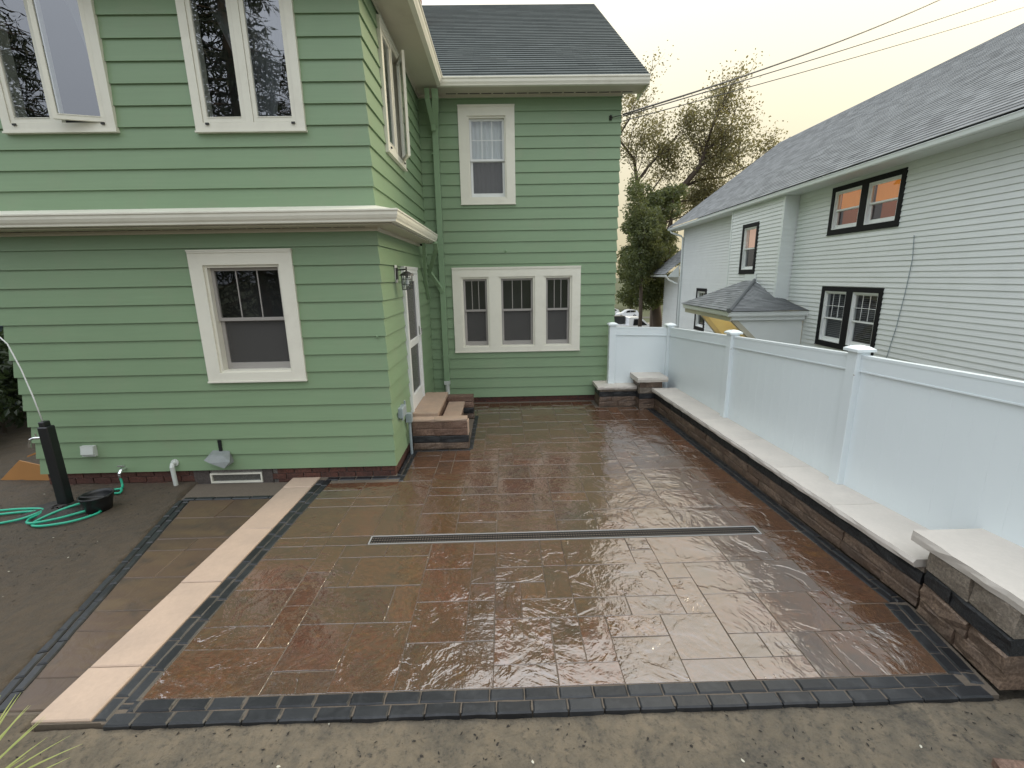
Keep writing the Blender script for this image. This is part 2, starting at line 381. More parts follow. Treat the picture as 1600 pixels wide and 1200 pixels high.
def mk_ground():
    t = NT('dirt'); n = t.noise(1.6, 6, .62); n2 = t.noise(11, 8, .72, dist=.3); n3 = t.noise(55, 6, .75); big = t.noise(2.6, 7, .7, dist=.6)
    col = t.mix(t.ramp(n, [(.38, 0.0), (.62, 1.0)]), (.205, .165, .112), (.250, .200, .136))
    col = t.mix(t.ramp(n2, [(.42, 0.0), (.72, .75)]), col, (.085, .078, .062))
    col = t.mix(t.ramp(big, [(.48, 0.0), (.64, .8)]), col, (.068, .063, .053))
    col = t.mix(t.ramp(t.noise(26, 6, .75), [(.52, 0.0), (.66, .85)]), col, (.045, .042, .036))
    col = t.mix(t.ramp(n3, [(.42, 0.0), (.72, .65)]), col, (.21, .18, .135))
    sx = t.n.new('ShaderNodeSeparateXYZ'); t.l.new(t.co, sx.inputs[0]); mr = t.n.new('ShaderNodeMapRange'); t.l.new(t.math('ADD', sx.outputs['X'], t.math('MULTIPLY', n, .5)), mr.inputs[0])
    mr.inputs[1].default_value = -2.9; mr.inputs[2].default_value = -2.2      # damp brown soil on the left, drier sandy soil in front
    wet = t.mix(t.ramp(n2, [(.42, 0.0), (.70, .8)]), t.mix(n, (.075, .057, .039), (.115, .084, .054)), (.050, .042, .031))
    wet = t.mix(t.ramp(n3, [(.55, 0.0), (.8, .4)]), wet, (.16, .125, .085))
    col = t.mix(mr.outputs[0], wet, col)
    h = t.math('ADD', n2, t.math('MULTIPLY', n3, .6))
    t.setp(color=col, rough=t.math('ADD', t.math('MULTIPLY', n2, -.3), .95), normal=t.bump(h, 1.0, .03)); MAT['dirt'] = t.m
    t = NT('sand_joint'); n = t.noise(60, 4, .7)
    t.setp(color=t.mix(n, (.075, .060, .045), (.16, .13, .10)), rough=.9, normal=t.bump(n, .5, .004)); MAT['sand_joint'] = t.m
    t = NT('lawn'); n = t.noise(.35, 6, .6); n2 = t.noise(7, 5, .7)
    col = t.mix(n, (.050, .065, .022), (.085, .080, .035)); col = t.mix(n2, col, (.030, .045, .014))
    t.setp(color=col, rough=.95, normal=t.bump(n2, .9, .05)); MAT['lawn'] = t.m
    t = NT('asphalt'); n = t.noise(40, 4, .7); t.setp(color=t.mix(n, (.035, .035, .037), (.075, .073, .07)), rough=.85, normal=t.bump(n, .5, .01)); MAT['asphalt'] = t.m
    t = NT('concrete'); n = t.noise(6, 6, .65); t.setp(color=t.mix(n, (.22, .20, .17), (.34, .31, .27)), rough=.9, normal=t.bump(n, .3, .01)); MAT['concrete'] = t.m
mk_ground()

def mk_leaf(name, c1, c2, c3, trans=.35):
    t = NT(name); t.n.remove(t.b)
    n = t.noise(.9, 3, .6); a = t.n.new('ShaderNodeAttribute'); a.attribute_name = 'tone'; tone = a.outputs['Fac']
    col = t.mix(tone, c1, c2); col = t.mix(t.ramp(n, [(.45, 0.0), (.7, .8)]), col, c3)
    d = t.n.new('ShaderNodeBsdfDiffuse'); t.l.new(col, d.inputs[0])
    tl = t.n.new('ShaderNodeBsdfTranslucent'); t.l.new(t.mix(.5, col, [min(1, x*1.6) for x in c3]), tl.inputs[0])
    gl = t.n.new('ShaderNodeBsdfGlossy'); gl.inputs['Roughness'].default_value = .45; gl.inputs[0].default_value = (1, 1, 1, 1)
    m1 = t.n.new('ShaderNodeMixShader'); m1.inputs[0].default_value = trans; t.l.new(d.outputs[0], m1.inputs[1]); t.l.new(tl.outputs[0], m1.inputs[2])
    m2 = t.n.new('ShaderNodeMixShader'); m2.inputs[0].default_value = .035; t.l.new(m1.outputs[0], m2.inputs[1]); t.l.new(gl.outputs[0], m2.inputs[2])
    t.l.new(m2.outputs[0], t.out.inputs[0]); MAT[name] = t.m
mk_leaf('leaf_dark', (.055, .075, .024), (.125, .150, .052), (.15, .165, .055), .5)
mk_leaf('leaf_sparse', (.115, .110, .042), (.175, .165, .065), (.20, .175, .07), .6)
mk_leaf('leaf_hedge', (.014, .026, .010), (.040, .060, .022), (.050, .070, .024))
mk_leaf('leaf_needle', (.012, .022, .012), (.030, .045, .022), (.030, .042, .018), .1)
mk_leaf('blade', (.20, .26, .06), (.52, .52, .22), (.34, .38, .10))
paint('bark', (.075, .055, .040), .9, .2, (6, 6, 1.2), .9)

# ------------------------------------------------------------------ key dimensions (metres)
YF, XC_, YB, XB, XL = 5.335, -1.391, 8.695, 2.110, -5.725
E1, E2 = 0.203, 0.1951
Z_FL, Z_BL = 0.139, 0.111

# ------------------------------------------------------------------ terrain
def terrain(x, y):
    z = -0.10
    if y > 9.5:
        z -= (y-9.5)*0.1 if y < 42 else 3.25 + (min(y, 95)-42)*0.052
    if x > 3.5: z -= min((x-3.5)*0.28, 0.85) * max(0.0, 1 - max(0, y-20)/25)
    if x < -9: z -= 0.0
    return z

def grid_mesh(name, xs, ys, fz):
    nx, ny = len(xs), len(ys); vs = [(x, y, fz(x, y)) for y in ys for x in xs]
    fs = [(j*nx+i, j*nx+i+1, (j+1)*nx+i+1, (j+1)*nx+i) for j in range(ny-1) for i in range(nx-1)]
    me = bpy.data.meshes.new(name); me.from_pydata(vs, [], fs); me.update(); me.shade_smooth(); return me

def span(a, b, n): return [a+(b-a)*i/n for i in range(n+1)]
xs = span(-1200, -80, 8) + span(-60, 80, 70) + span(100, 1200, 8)
ys = span(-600, -40, 6) + span(-34, 110, 72) + span(130, 1500, 10)
g = link('ground', grid_mesh('ground', xs, ys, terrain), None, MAT['lawn']); tag(g, kind='structure')

# dirt yard round the patio
def yard_z(x, y):
    inside = ((-3.14 - (y-2.4)*.255 if y < 5.05 else -3.85) < x < 3.3 and (2.09 if x > -2.74 else 2.225) < y < 9.2)
    b = noise.fractal(Vector((x*1.7, y*1.7, 3.1)), 1.0, 2.0, 5)
    f = noise.fractal(Vector((x*9, y*9, 8.1)), 0.9, 2.1, 4)
    z = -0.022 + b*0.012 + f*0.010
    if inside: return -0.085
    if y < 2.12: z -= 0.004 + min(0.02, (2.12-y)*.02)
    if x < -4.6: z += .0
    if x < -5.8: z += 0.06*min(1, (-5.8-x)/2)*0
    return z
ysx = span(-11.0, -4.6, 64)[:-1] + span(-4.6, 4.6, 230)
ysy = span(-1.5, 0.9, 20)[:-1] + span(0.9, 2.085, 44) + span(2.13, 9.3, 120)
y_ = link('dirt_yard', grid_mesh('dirt_yard', ysx, ysy, yard_z), None, MAT['dirt']); tag(y_, kind='structure')
# neighbour's driveway and the street beyond
dw = MB()
for a, b in zip(span(-6, 40, 23)[:-1], span(-6, 40, 23)[1:]):
    dw.quad((3.75, a, terrain(3.75, a)+.03), (7.0, a, terrain(7.0, a)+.03), (7.0, b, terrain(7.0, b)+.03), (3.75, b, terrain(3.75, b)+.03))
tag(dw.build('driveway', MAT['concrete']), kind='structure')
st = MB()
for a, b in zip(span(-60, 90, 30)[:-1], span(-60, 90, 30)[1:]):
    for c, d in zip(span(38.5, 47, 4)[:-1], span(38.5, 47, 4)[1:]):
        st.quad((a, c, terrain(a, c)+.05), (b, c, terrain(b, c)+.05), (b, d, terrain(b, d)+.05), (a, d, terrain(a, d)+.05))
tag(st.build('street', MAT['asphalt']), kind='structure')
st = MB()
for a, b in zip(span(-60, 120, 36)[:-1], span(-60, 120, 36)[1:]):
    for c, d in zip(span(86, 93, 4)[:-1], span(86, 93, 4)[1:]):
        st.quad((a, c, terrain(a, c)+.05), (b, c, terrain(b, c)+.05), (b, d, terrain(b, d)+.05), (a, d, terrain(a, d)+.05))
tag(st.build('parking_lane', MAT['asphalt']), kind='structure')
st = MB()
for a, b in zip(span(-60, 90, 30)[:-1], span(-60, 90, 30)[1:]):
    st.quad((a, 66, terrain(a, 66)+.06), (b, 66, terrain(b, 66)+.06), (b, 69, terrain(b, 69)+.06), (a, 69, terrain(a, 69)+.06))
tag(st.build('sidewalk', MAT['concrete']), kind='structure')

# ------------------------------------------------------------------ patio
def slab_mesh(poly, z0, z1, ch=.006, jit=.004, tilt=.0025, sub=2):
    """irregular edged slab over a convex polygon (ccw), chamfered top"""
    pts = []
    n = len(poly)
    for i in range(n):
        a, b = Vector(poly[i]), Vector(poly[(i+1) % n])
        for k in range(sub):
            p = a + (b-a)*(k/sub)
            if k: p = p + Vector((random.uniform(-jit, jit), random.uniform(-jit, jit)))
            pts.append(p)
    c = sum((Vector(p) for p in poly), Vector((0, 0)))/n
    tx, ty = random.uniform(-tilt, tilt), random.uniform(-tilt, tilt); dz = random.uniform(-.0015, .0015)
    zt = lambda p: z1 + dz + (p[0]-c[0])*tx/.4 + (p[1]-c[1])*ty/.4
    m = len(pts); vs = []; fs = []
    for p in pts: vs.append((p[0], p[1], z0))
    for p in pts: vs.append((p[0], p[1], zt(p)-ch))
    for i, p in enumerate(pts):
        e1 = (p-pts[i-1]).normalized(); e2 = (pts[(i+1) % m]-p).normalized(); nn = Vector((-e1.y-e2.y, e1.x+e2.x))
        q = p + nn.normalized()*ch*(1.0 if abs(e1.dot(e2)) > .7 else 1.41); vs.append((q[0], q[1], zt(q)))
    for i in range(m):
        j = (i+1) % m; fs.append((i, j, m+j, m+i)); fs.append((m+i, m+j, 2*m+j, 2*m+i))
    fs.append(tuple(range(2*m, 3*m)))
    me = bpy.data.meshes.new('slab'); me.from_pydata(vs, [], fs); me.update(); return me

pat = MB()
pat.prism([(-2.70, 2.105), (-2.32, 2.105), (-2.31, 2.096), (2.83, 2.096), (2.96, 2.8), (2.74, 8.75), (-1.37, 8.75), (-1.37, 5.40), (-2.68, 5.40)], (-.08, -.0035))
patio = pat.build('patio', MAT['sand_joint']); tag(patio, kind='structure')
TINTS = [(.150, .062, .034), (.128, .058, .033), (.108, .055, .034), (.080, .050, .036), (.165, .073, .032), (.142, .054, .031), (.124, .064, .038)]
def tint():
    t = random.choice(TINTS); k = random.uniform(.85, 1.15); return [(x*.6+a*.4)*k for x, a in zip(t, (.132, .062, .036))]

def tile(xb, yb, blocked, seed):
    rnd = random.Random(seed); nx, ny = len(xb)-1, len(yb)-1
    used = [[blocked((xb[i]+xb[i+1])/2, (yb[j]+yb[j+1])/2) for i in range(nx)] for j in range(ny)]
    out = []
    for j in range(ny):
        for i in range(nx):
            if used[j][i]: continue
            opts = [(2, 2, 6), (3, 2, 4), (2, 1, 4), (1, 2, 4), (2, 3, 2.5), (1, 1, .4)]
            ok = []
            for w, h, wt in opts:
                if i+w <= nx and j+h <= ny and all(not used[j+b][i+a] for a in range(w) for b in range(h)): ok.append((w, h, wt))
            if not ok: ok = [(1, 1, 1)]
            w, h, _ = rnd.choices(ok, [o[2] for o in ok])[0]
            for a in range(w):
                for b in range(h): used[j+b][i+a] = True
            out.append((xb[i], xb[i+w], yb[j], yb[j+h]))
    return out
def wall_x(y, off=0.0):                      # front face of the long seat wall
    return 2.74 + (8.0-y)/5.2*0.225 + off
J = .0032
xb = [-2.20, -1.91] + [-1.71+.2*k for k in range(21)] + [2.435]
yb1 = [2.245, 2.41] + [2.61+.2*k for k in range(6)] + [3.805]
yb2 = [3.955+.2*k for k in range(23)] + [8.59]
def blk(x, y):
    if x < -1.26 and y > 5.2: return True
    if x < -.47 and 6.10 < y < 7.85: return True
    if x > 1.66 and y > 8.15: return True
    return False
rects = tile(xb, yb1, blk, 11) + tile(xb, yb2, blk, 23) + [(-2.20, -1.91, 3.805, 3.955), (-1.91, -1.71, 3.805, 3.955), (-1.71, -1.315, 3.805, 3.955)]
# gaps beside the house and behind the steps
rects += [(-2.20, -1.91, 5.155, 5.25), (-1.91, -1.51, 5.155, 5.25)] if False else []
for (x0, x1, y0, y1) in rects:
    me = slab_mesh([(x0+J, y0+J), (x1-J, y0+J), (x1-J, y1-J), (x0+J, y1-J)], -.05, 0.0, .0014)
    link('paver', me, patio, MAT['paver_wet'], tint())
# band of pavers along the seat wall
yy = 2.245; k = 0
while yy < 8.0:
    L_ = [.42, .62, .40, .60][k % 4]; y1 = min(yy+L_, 8.02)
    xe = lambda y: (wall_x(y, -.135) if y > 2.86 else 2.672+(y-2.24)*.178)
    if yy < 2.86 < y1: y1 = 2.86
    link('paver', slab_mesh([(2.435+J, yy+J), (xe(yy+.001)-J, yy+J), (xe(y1-.001)-J, y1-J), (2.435+J, y1-J)], -.05, 0.0, .0014), patio, MAT['paver_wet'], tint())
    yy = y1; k += 1

def brick_row(p0, p1, width, length, parent, mat, start=0.0, z=0.0, name='border_brick', side=1, gap=.0042, ch=.0085):
    """a row of rounded setts from p0 to p1, extending `width` to the left of the direction (side=1)"""
    a, b = Vector(p0), Vector(p1); d = (b-a); tot = d.length; d.normalize(); n = Vector((-d.y, d.x))*side
    t = -start*length
    while t < tot-1e-3:
        t0, t1 = max(0, t), min(tot, t+length)
        t += length
        if t1-t0 < .03: continue
        q = [a+d*(t0+gap), a+d*(t1-gap), a+d*(t1-gap)+n*(width-gap*1.0), a+d*(t0+gap)+n*(width-gap*1.0)]
        if side < 0: q = q[::-1]
        link(name, slab_mesh([(v.x, v.y) for v in q], z-.05, z+.006, ch, .004, .003), parent, mat)
# front double row, left double row, right row, house rows
brick_row((-2.29, 2.078), (2.80, 2.078), .084, .205, patio, MAT['border_black'], .25)
brick_row((-2.23, 2.163), (2.70, 2.163), .081, .205, patio, MAT['border_black'], .75)
brick_row((-2.375, 2.11), (-2.325, 5.25), .085, .22, patio, MAT['border_black'], .3, side=-1)
brick_row((-2.290, 2.18), (-2.240, 5.25), .080, .22, patio, MAT['border_black'], .8, side=-1)
brick_row((2.675, 2.243), (2.785, 2.86), .078, .2, patio, MAT['border_black'], .2, side=-1)
brick_row((2.745, 2.175), (2.868, 2.86), .078, .2, patio, MAT['border_black'], .6, side=-1)
brick_row((wall_x(2.86, -.133), 2.86), (wall_x(8.0, -.133), 8.0), .062, .205, patio, MAT['border_black'], .2, side=-1)
brick_row((wall_x(2.86, -.068), 2.86), (wall_x(8.0, -.068), 8.0), .062, .205, patio, MAT['border_black'], .7, side=-1)
brick_row((-2.24, 5.235), (-1.27, 5.235), .09, .2, patio, MAT['border_black'], .2)
brick_row((-1.265, 5.16), (-1.265, 6.12), .062, .2, patio, MAT['border_black'], .2, side=1)
brick_row((-1.33, 5.26), (-1.33, 6.12), .055, .2, patio, MAT['border_black'], .6, side=1)
brick_row((-1.36, 6.125), (-.50, 6.125), .062, .2, patio, MAT['border_black'], .3)
brick_row((-.545, 6.19), (-.545, 7.80), .072, .2, patio, MAT['border_black'], .5, side=-1)
# tan coping slabs between the two paved areas
ty = [2.112, 2.485, 3.316, 4.13, 5.05, 5.32]
tl = lambda y: -2.715 + (y-2.1)*.013; tr_ = lambda y: -2.382 + (y-2.1)*.0165
for a, b in zip(ty[:-1], ty[1:]):
    me = slab_mesh([(tl(a), a+.003), (tr_(a)-.003, a+.003), (tr_(b)-.003, b-.003), (tl(b), b-.003)], -.075, .012, .007, .0015, .0008)
    link('coping_slab', me, patio, MAT['tan_slab'])

# lower side paving, left of the coping
lx = lambda y: -3.02 - (y-2.4)*.255          # outer (left) edge of its paver field
sp = MB(); sp.prism([(-3.12, 2.2), (-2.70, 2.2), (-2.66, 5.3), (-3.86, 5.3), (-3.80, 5.0)], (-.12, -.038))
side_patio = sp.build('side_patio', MAT['sand_joint']); tag(side_patio, kind='structure')
yb3 = [2.22, 2.45, 2.85, 3.05, 3.45, 3.85, 4.05, 4.45, 4.85]
for a, b in zip(yb3[:-1], yb3[1:]):
    x = -2.725
    while x > lx((a+b)/2)+.02:
        w = random.choice([.4, .6, .3]); x2 = x-w
        la, lb = lx(a), lx(b)
        if x2 < max(la, lb)+.15: xa, xc = la, lb; x2 = -99
        else: xa = xc = x2
        link('paver', slab_mesh([(xa+J, a+J), (x-J, a+J), (x-J, b-J), (xc+J, b-J)], -.09, -.030, .006), side_patio, MAT['paver_dull'])
        x = x2
        if x2 == -99: break
brick_row((lx(2.22)-.005, 2.22), (lx(4.86)-.005, 4.86), .065, .21, side_patio, MAT['border_black'], .3, z=-.030)
brick_row((lx(2.22)-.075, 2.22), (lx(4.86)-.075, 4.86), .065, .21, side_patio, MAT['border_black'], .8, z=-.030)
brick_row((lx(4.86)-.10, 4.862), (-2.72, 4.862), .065, .21, side_patio, MAT['border_black'], .3, z=-.030)

# bits of bark and pale fallen petals lying in the dirt
def chips(name, n, mat, size, areas, seed, kind='stuff', lift=.004):
    rnd = random.Random(seed); mb = MB()
    for _ in range(n):
        x0, x1, y0, y1 = rnd.choices(areas, [(a[1]-a[0])*(a[3]-a[2]) for a in areas])[0]
        x, y = rnd.uniform(x0, x1), rnd.uniform(y0, y1); z = yard_z(x, y) + lift
        s = size*rnd.uniform(.5, 1.6); an = rnd.uniform(0, 6.28); asp = rnd.uniform(.25, .7)
        a = Vector((math.cos(an), math.sin(an), rnd.uniform(-.3, .3)))*s; b = Vector((-math.sin(an), math.cos(an), rnd.uniform(-.4, .4)))*s*asp
        u = Vector((0, 0, s*.35)); c = Vector((x, y, z))
        mb.add([c-a-b*.5, c-a*.2-b, c+a-b*.2, c+a*.3+b, c-a*.6+b*.8, c+u], [(0, 1, 5), (1, 2, 5), (2, 3, 5), (3, 4, 5), (4, 0, 5)])
    return mb.build(name, mat)
AREAS = [(-3.2, 3.6, 1.0, 2.09), (-6.5, -3.9, 2.2, 5.2)]
paint('bark_chip', (.030, .025, .020), .9, .2); paint('petal', (.55, .52, .42), .8, .1)
tag(chips('bark_chips', 1500, MAT['bark_chip'], .008, AREAS, 3), 'dark bark crumbs scattered over the bare dirt', 'bark chips', kind='stuff')
tag(chips('fallen_petals', 45, MAT['petal'], .008, AREAS, 5, lift=.004), 'tiny pale petals fallen on the bare dirt', 'petals', kind='stuff')

# ------------------------------------------------------------------ channel drain
dr = empty('channel_drain', (.54, 3.88, 0), 'long black grated channel drain set across the brown patio', 'drain')
DX0, DX1, DY0, DY1 = -1.31, 2.402, 3.812, 3.948
fr = MB(); fr.box(DX0, DX1, DY0, DY0+.007, -.05, .004); fr.box(DX0, DX1, DY1-.007, DY1, -.05, .004); fr.box(DX0, DX0+.010, DY0+.01, DY1-.01, -.05, .004); fr.box(DX1-.010, DX1, DY0+.01, DY1-.01, -.05, .004)
paint('drain_frame', (.36, .36, .35), .4, .05); fr.build('frame', MAT['drain_frame'], dr)
ch_ = MB(); ch_.box(DX0+.011, DX1-.011, DY0+.011, DY1-.011, -.075, -.048); ch_.build('channel', MAT['black_trim'], dr)
n_g = 7; gl_ = (DX1-DX0-.022)/n_g
for i in range(n_g):
    a = DX0+.011+gl_*i+.0015; b = a+gl_-.003; gm = MB()
    y0, y1 = DY0+.012, DY1-.012
    for k in range(4):
        yk = y0 + (y1-y0)*k/3; gm.box(a, b, max(y0, yk-.004), min(y1, yk+.004), -.018, .0005)
    nb = 22
    for k in range(nb+1):
        xk = a+(b-a)*k/nb; gm.box(max(a, xk-.0045), min(b, xk+.0045), y0+.0045, y1-.0045, -.016, -.0005)
    gm.build('grate', MAT['black_trim'], dr)

# ------------------------------------------------------------------ stone walls
def oriented(p0, p1):
    """frame for a straight run: local u along p0->p1, v to the left"""
    a, b = Vector((*p0, 0)), Vector((*p1, 0)); d = (b-a); L_ = d.length; d.normalize(); n = Vector((-d.y, d.x, 0))
    return (lambda u, v, z: a + d*u + n*v + Vector((0, 0, z))), L_

def block(xf, u0, u1, v0, v1, z0, z1, name, mat, parent, rough=.006, c=.012):
    """split-face block: subdivided outer face pushed in and out"""
    mb = MB(xf); nu = max(2, int((u1-u0)/.09))
    v0 += random.uniform(-.010, .004); g = .0018; u0 += g; u1 -= g; z0 += .0008; z1 -= .0008
    rows = [(z0, c), (z0+c, 0), ((z0+z1)/2, 0), (z1-c, 0), (z1, c)]
    ring = []
    for (z, inset) in rows:
        r = []
        for k in range(nu+1):
            e = c if k in (0, nu) else 0
            dv = inset if inset else random.uniform(-rough, rough) - (0 if e == 0 else -e*.6)
            r.append((u0+(u1-u0)*k/nu, v0+dv, z))
        ring.append(r)
    vs = []; fs = []; m = nu+1
    for r in ring: vs += r
    for i in range(len(rows)-1):
        for k in range(nu): fs.append((i*m+k, i*m+k+1, (i+1)*m+k+1, (i+1)*m+k))
    b0 = len(vs); vs += [(u0, v1, z0), (u1, v1, z0), (u1, v1, z1), (u0, v1, z1)]
    L_ = len(rows)
    fs.append(tuple([(L_-1)*m+k for k in range(m)]) + (b0+2, b0+3))
    fs.append(tuple([k for k in range(m)][::-1]) + (b0, b0+1))
    fs.append(tuple(i*m for i in range(L_)) + (b0+3, b0)); fs.append(tuple(i*m+nu for i in range(L_))[::-1] + (b0+1, b0+2)); fs.append((b0+1, b0, b0+3, b0+2))
    mb.add(vs, fs); return mb.build(name, mat, parent)

def cap_slab(xf, u0, u1, v0, v1, z0, z1, parent, mat, name='cap_stone', n=8, rough=.006):
    """coping stone: smooth top, rock-faced edge on the v0 side and both ends"""
    mb = MB(xf); u0 += .002; u1 -= .002; vs = []; fs = []
    pts = [(u0+(u1-u0)*k/n, v0) for k in range(n+1)] + [(u1, v0+(v1-v0)*k/4) for k in range(1, 5)] + [(u1-(u1-u0)*k/n, v1) for k in range(1, n+1)] + [(u0, v1-(v1-v0)*k/4) for k in range(1, 4)]
    m = len(pts)
    for lev in range(3):
        for (u, v) in pts:
            du = 0; dv = 0
            if v < v0+1e-4: dv = random.uniform(-rough, rough) + [.006, -.004, .004][lev]
            vs.append((u, v+dv, [z0, z0+(z1-z0)*.55, z1][lev]))
    for lev in range(2):
        for k in range(m): fs.append((lev*m+k, lev*m+(k+1) % m, (lev+1)*m+(k+1) % m, (lev+1)*m+k))
    fs.append(tuple(range(2*m, 3*m))); fs.append(tuple(range(m))[::-1])
    mb.add(vs, fs); return mb.build(name, mat, parent)

COURSES = [(0.0, .095, 'wall_brown'), (.095, .19, 'wall_brown'), (.19, .288, 'wall_black'), (.288, .338, 'wall_grey')]
def run_courses(xf, L_, parent, courses, v0=0.0, v1=.30, bl=.42, ends=True):
    for ci, (z0, z1, m) in enumerate(courses):
        u = 0.0; k = 0
        while u < L_-1e-3:
            ln = bl*random.choice([.75, 1.0, 1.15]) * (.55 if (k == 0 and ci % 2) else 1); u1 = min(L_, u+ln)
            if L_-u1 < .1: u1 = L_
            block(xf, u, u1, v0, v1, z0, z1, 'block', MAT[m], parent); u = u1; k += 1
# long seat wall under the fence (local u runs from near to far, v to the right... so flip)
sw = empty('seat_wall', (2.95, 5.4, 0), 'long low seat wall of dark blocks with pale coping along the white fence', 'wall')
def sw_xf(u, v, z):            # u from near (2.86) to far (8.0); v into the wall (+X)
    y = 2.80+u; return Vector((wall_x(y)+v, y, z))
run_courses(sw_xf, 5.20, sw, COURSES, 0.0, .36)
caps = [0.0, .80, 1.62, 2.45, 3.30, 4.20, 5.16]
for a, b in zip(caps[:-1], caps[1:]): cap_slab(sw_xf, a, b, -.075, .40, .338, .400, sw, MAT['cap_stone'])
# return wall under the short fence
rw = empty('seat_wall', (2.1, 8.4, 0), 'short low block wall with pale coping against the corner of the green house', 'wall')
rx, rl = oriented((1.77, 8.20), (2.46, 8.20)); run_courses(rx, rl, rw, COURSES, 0, .46, .36)
ex, el = oriented((1.77, 8.66), (1.77, 8.205))
for (z0, z1, m) in COURSES: block(ex, 0, el, 0, .05, z0, z1, 'block', MAT[m], rw)
cap_slab(rx, -.05, .34, -.05, .47, .338, .398, rw, MAT['cap_stone']); cap_slab(rx, .34, .685, -.05, .47, .338, .398, rw, MAT['cap_stone'])
# corner pillar (far)
PC = [(0.0, .095, 'wall_brown'), (.095, .19, 'wall_brown'), (.19, .288, 'wall_black'), (.288, .40, 'wall_grey'), (.40, .515, 'wall_brown')]
fp = empty('stone_pillar', (2.68, 8.25, 0), 'squat block pillar with pale cap in the far corner of the fence', 'pillar')
def pillar(root, x0, x1, y0, y1, courses, skew=0.0):
    fx, fl = oriented((x0, y0), (x1, y0)); lx_, ll = oriented((x0+skew, y1), (x0, y0)); rx_, rl_ = oriented((x1, y0), (x1, y1)); bx_, bl_ = oriented((x1, y1), (x0+skew, y1))
    for i, (z0, z1, m) in enumerate(courses):
        t = .10
        if i % 2:
            block(fx, 0, fl, 0, t, z0, z1, 'block', MAT[m], root); block(bx_, 0, bl_, 0, t, z0, z1, 'block', MAT[m], root)
            for o_, l_ in ((lx_, ll), (rx_, rl_)): block(o_, t, l_-t, 0, t, z0, z1, 'block', MAT[m], root)
        else:
            for o_, l_ in ((lx_, ll), (rx_, rl_)):
                h = l_*random.uniform(.4, .6); block(o_, 0, h, 0, t, z0, z1, 'block', MAT[m], root); block(o_, h, l_, 0, t, z0, z1, 'block', MAT[m], root)
            block(fx, t, fl-t, 0, t, z0, z1, 'block', MAT[m], root); block(bx_, t, bl_-t, 0, t, z0, z1, 'block', MAT[m], root)
    core = MB(); core.box(x0+max(0, skew)+.09, x1-.09, y0+.09, y1-.09, 0, courses[-1][1]-.002); core.build('core', MAT['wall_brown'], root)
pillar(fp, 2.46, 2.88, 8.0, 8.46, PC)
px_, pl_ = oriented((2.46, 8.0), (2.88, 8.0)); cap_slab(px_, -.07, .49, -.07, .50, .515, .60, fp, MAT['cap_stone'])
np_ = empty('stone_pillar', (3.1, 2.45, 0), 'near block pillar with broad pale cap at the open end of the seat wall', 'pillar')
NPC = [(0.0, .118, 'wall_brown'), (.118, .236, 'wall_brown'), (.236, .354, 'wall_black'), (.354, .530, 'wall_grey')]
def np_left(u, v, z):          # left face, u from far to near
    y = 2.76-u; return Vector((2.935-u*.14+v, y, z))
for i, (z0, z1, m) in enumerate(NPC):
    cuts = [[0, .30, .64], [0, .38, .64], [0, .22, .64], [0, .34, .64]][i]
    for a, b in zip(cuts[:-1], cuts[1:]): block(np_left, a, b, 0, .18, z0, z1, 'block', MAT[m], np_, .013)
    nx_, nl_ = oriented((3.03, 2.125), (3.52, 2.125)); block(nx_, 0, nl_, 0, .18, z0, z1, 'block', MAT[m], np_, .009)
    bx_, bl_ = oriented((3.52, 2.76), (3.115, 2.76)); block(bx_, 0, bl_, 0, .18, z0, z1, 'block', MAT[m], np_, .009)
cm = MB(); cm.box(3.06, 3.50, 2.2, 2.66, 0, .528); cm.build('core', MAT['wall_brown'], np_)
def np_cap(u, v, z): return Vector((2.875-u*.03+v, 2.85-u, z))
cap_slab(np_cap, 0, .86, 0, .655, .530, .605, np_, MAT['cap_stone'], rough=.008)

# ------------------------------------------------------------------ vinyl fence
fe = empty('vinyl_fence', (3.2, 5.4, 0), 'tall white vinyl privacy fence standing behind the seat wall', 'fence')
FP = [(2.03, 8.46, 1.47), (3.10, 8.42, 1.44), (3.17, 6.20, 1.56), (3.25, 4.05, 1.66), (3.50, 1.90, 1.69), (3.62, -.3, 1.72)]   # x, y, rail top z
for (x, y, zt) in FP:
    p = MB(); w = .062; p.cbox(x-w, x+w, y-w, y+w, -.2, zt+.045, .006); po = p.build('post', MAT['vinyl'], fe)
    c = MB(); z = zt+.045; w2 = .088
    c.add([(x-w2, y-w2, z-.012), (x+w2, y-w2, z-.012), (x+w2, y+w2, z-.012), (x-w2, y+w2, z-.012), (x-w2, y-w2, z+.012), (x+w2, y-w2, z+.012), (x+w2, y+w2, z+.012), (x-w2, y+w2, z+.012),
           (x-.05, y-.05, z+.035), (x+.05, y-.05, z+.035), (x+.05, y+.05, z+.035), (x-.05, y+.05, z+.035), (x, y, z+.045)],
          [(0,3,2,1),(0,1,5,4),(1,2,6,5),(2,3,7,6),(3,0,4,7),(4,5,9,8),(5,6,10,9),(6,7,11,10),(7,4,8,11),(8,9,12),(9,10,12),(10,11,12),(11,8,12)])
    c.build('post_cap', MAT['vinyl'], po)
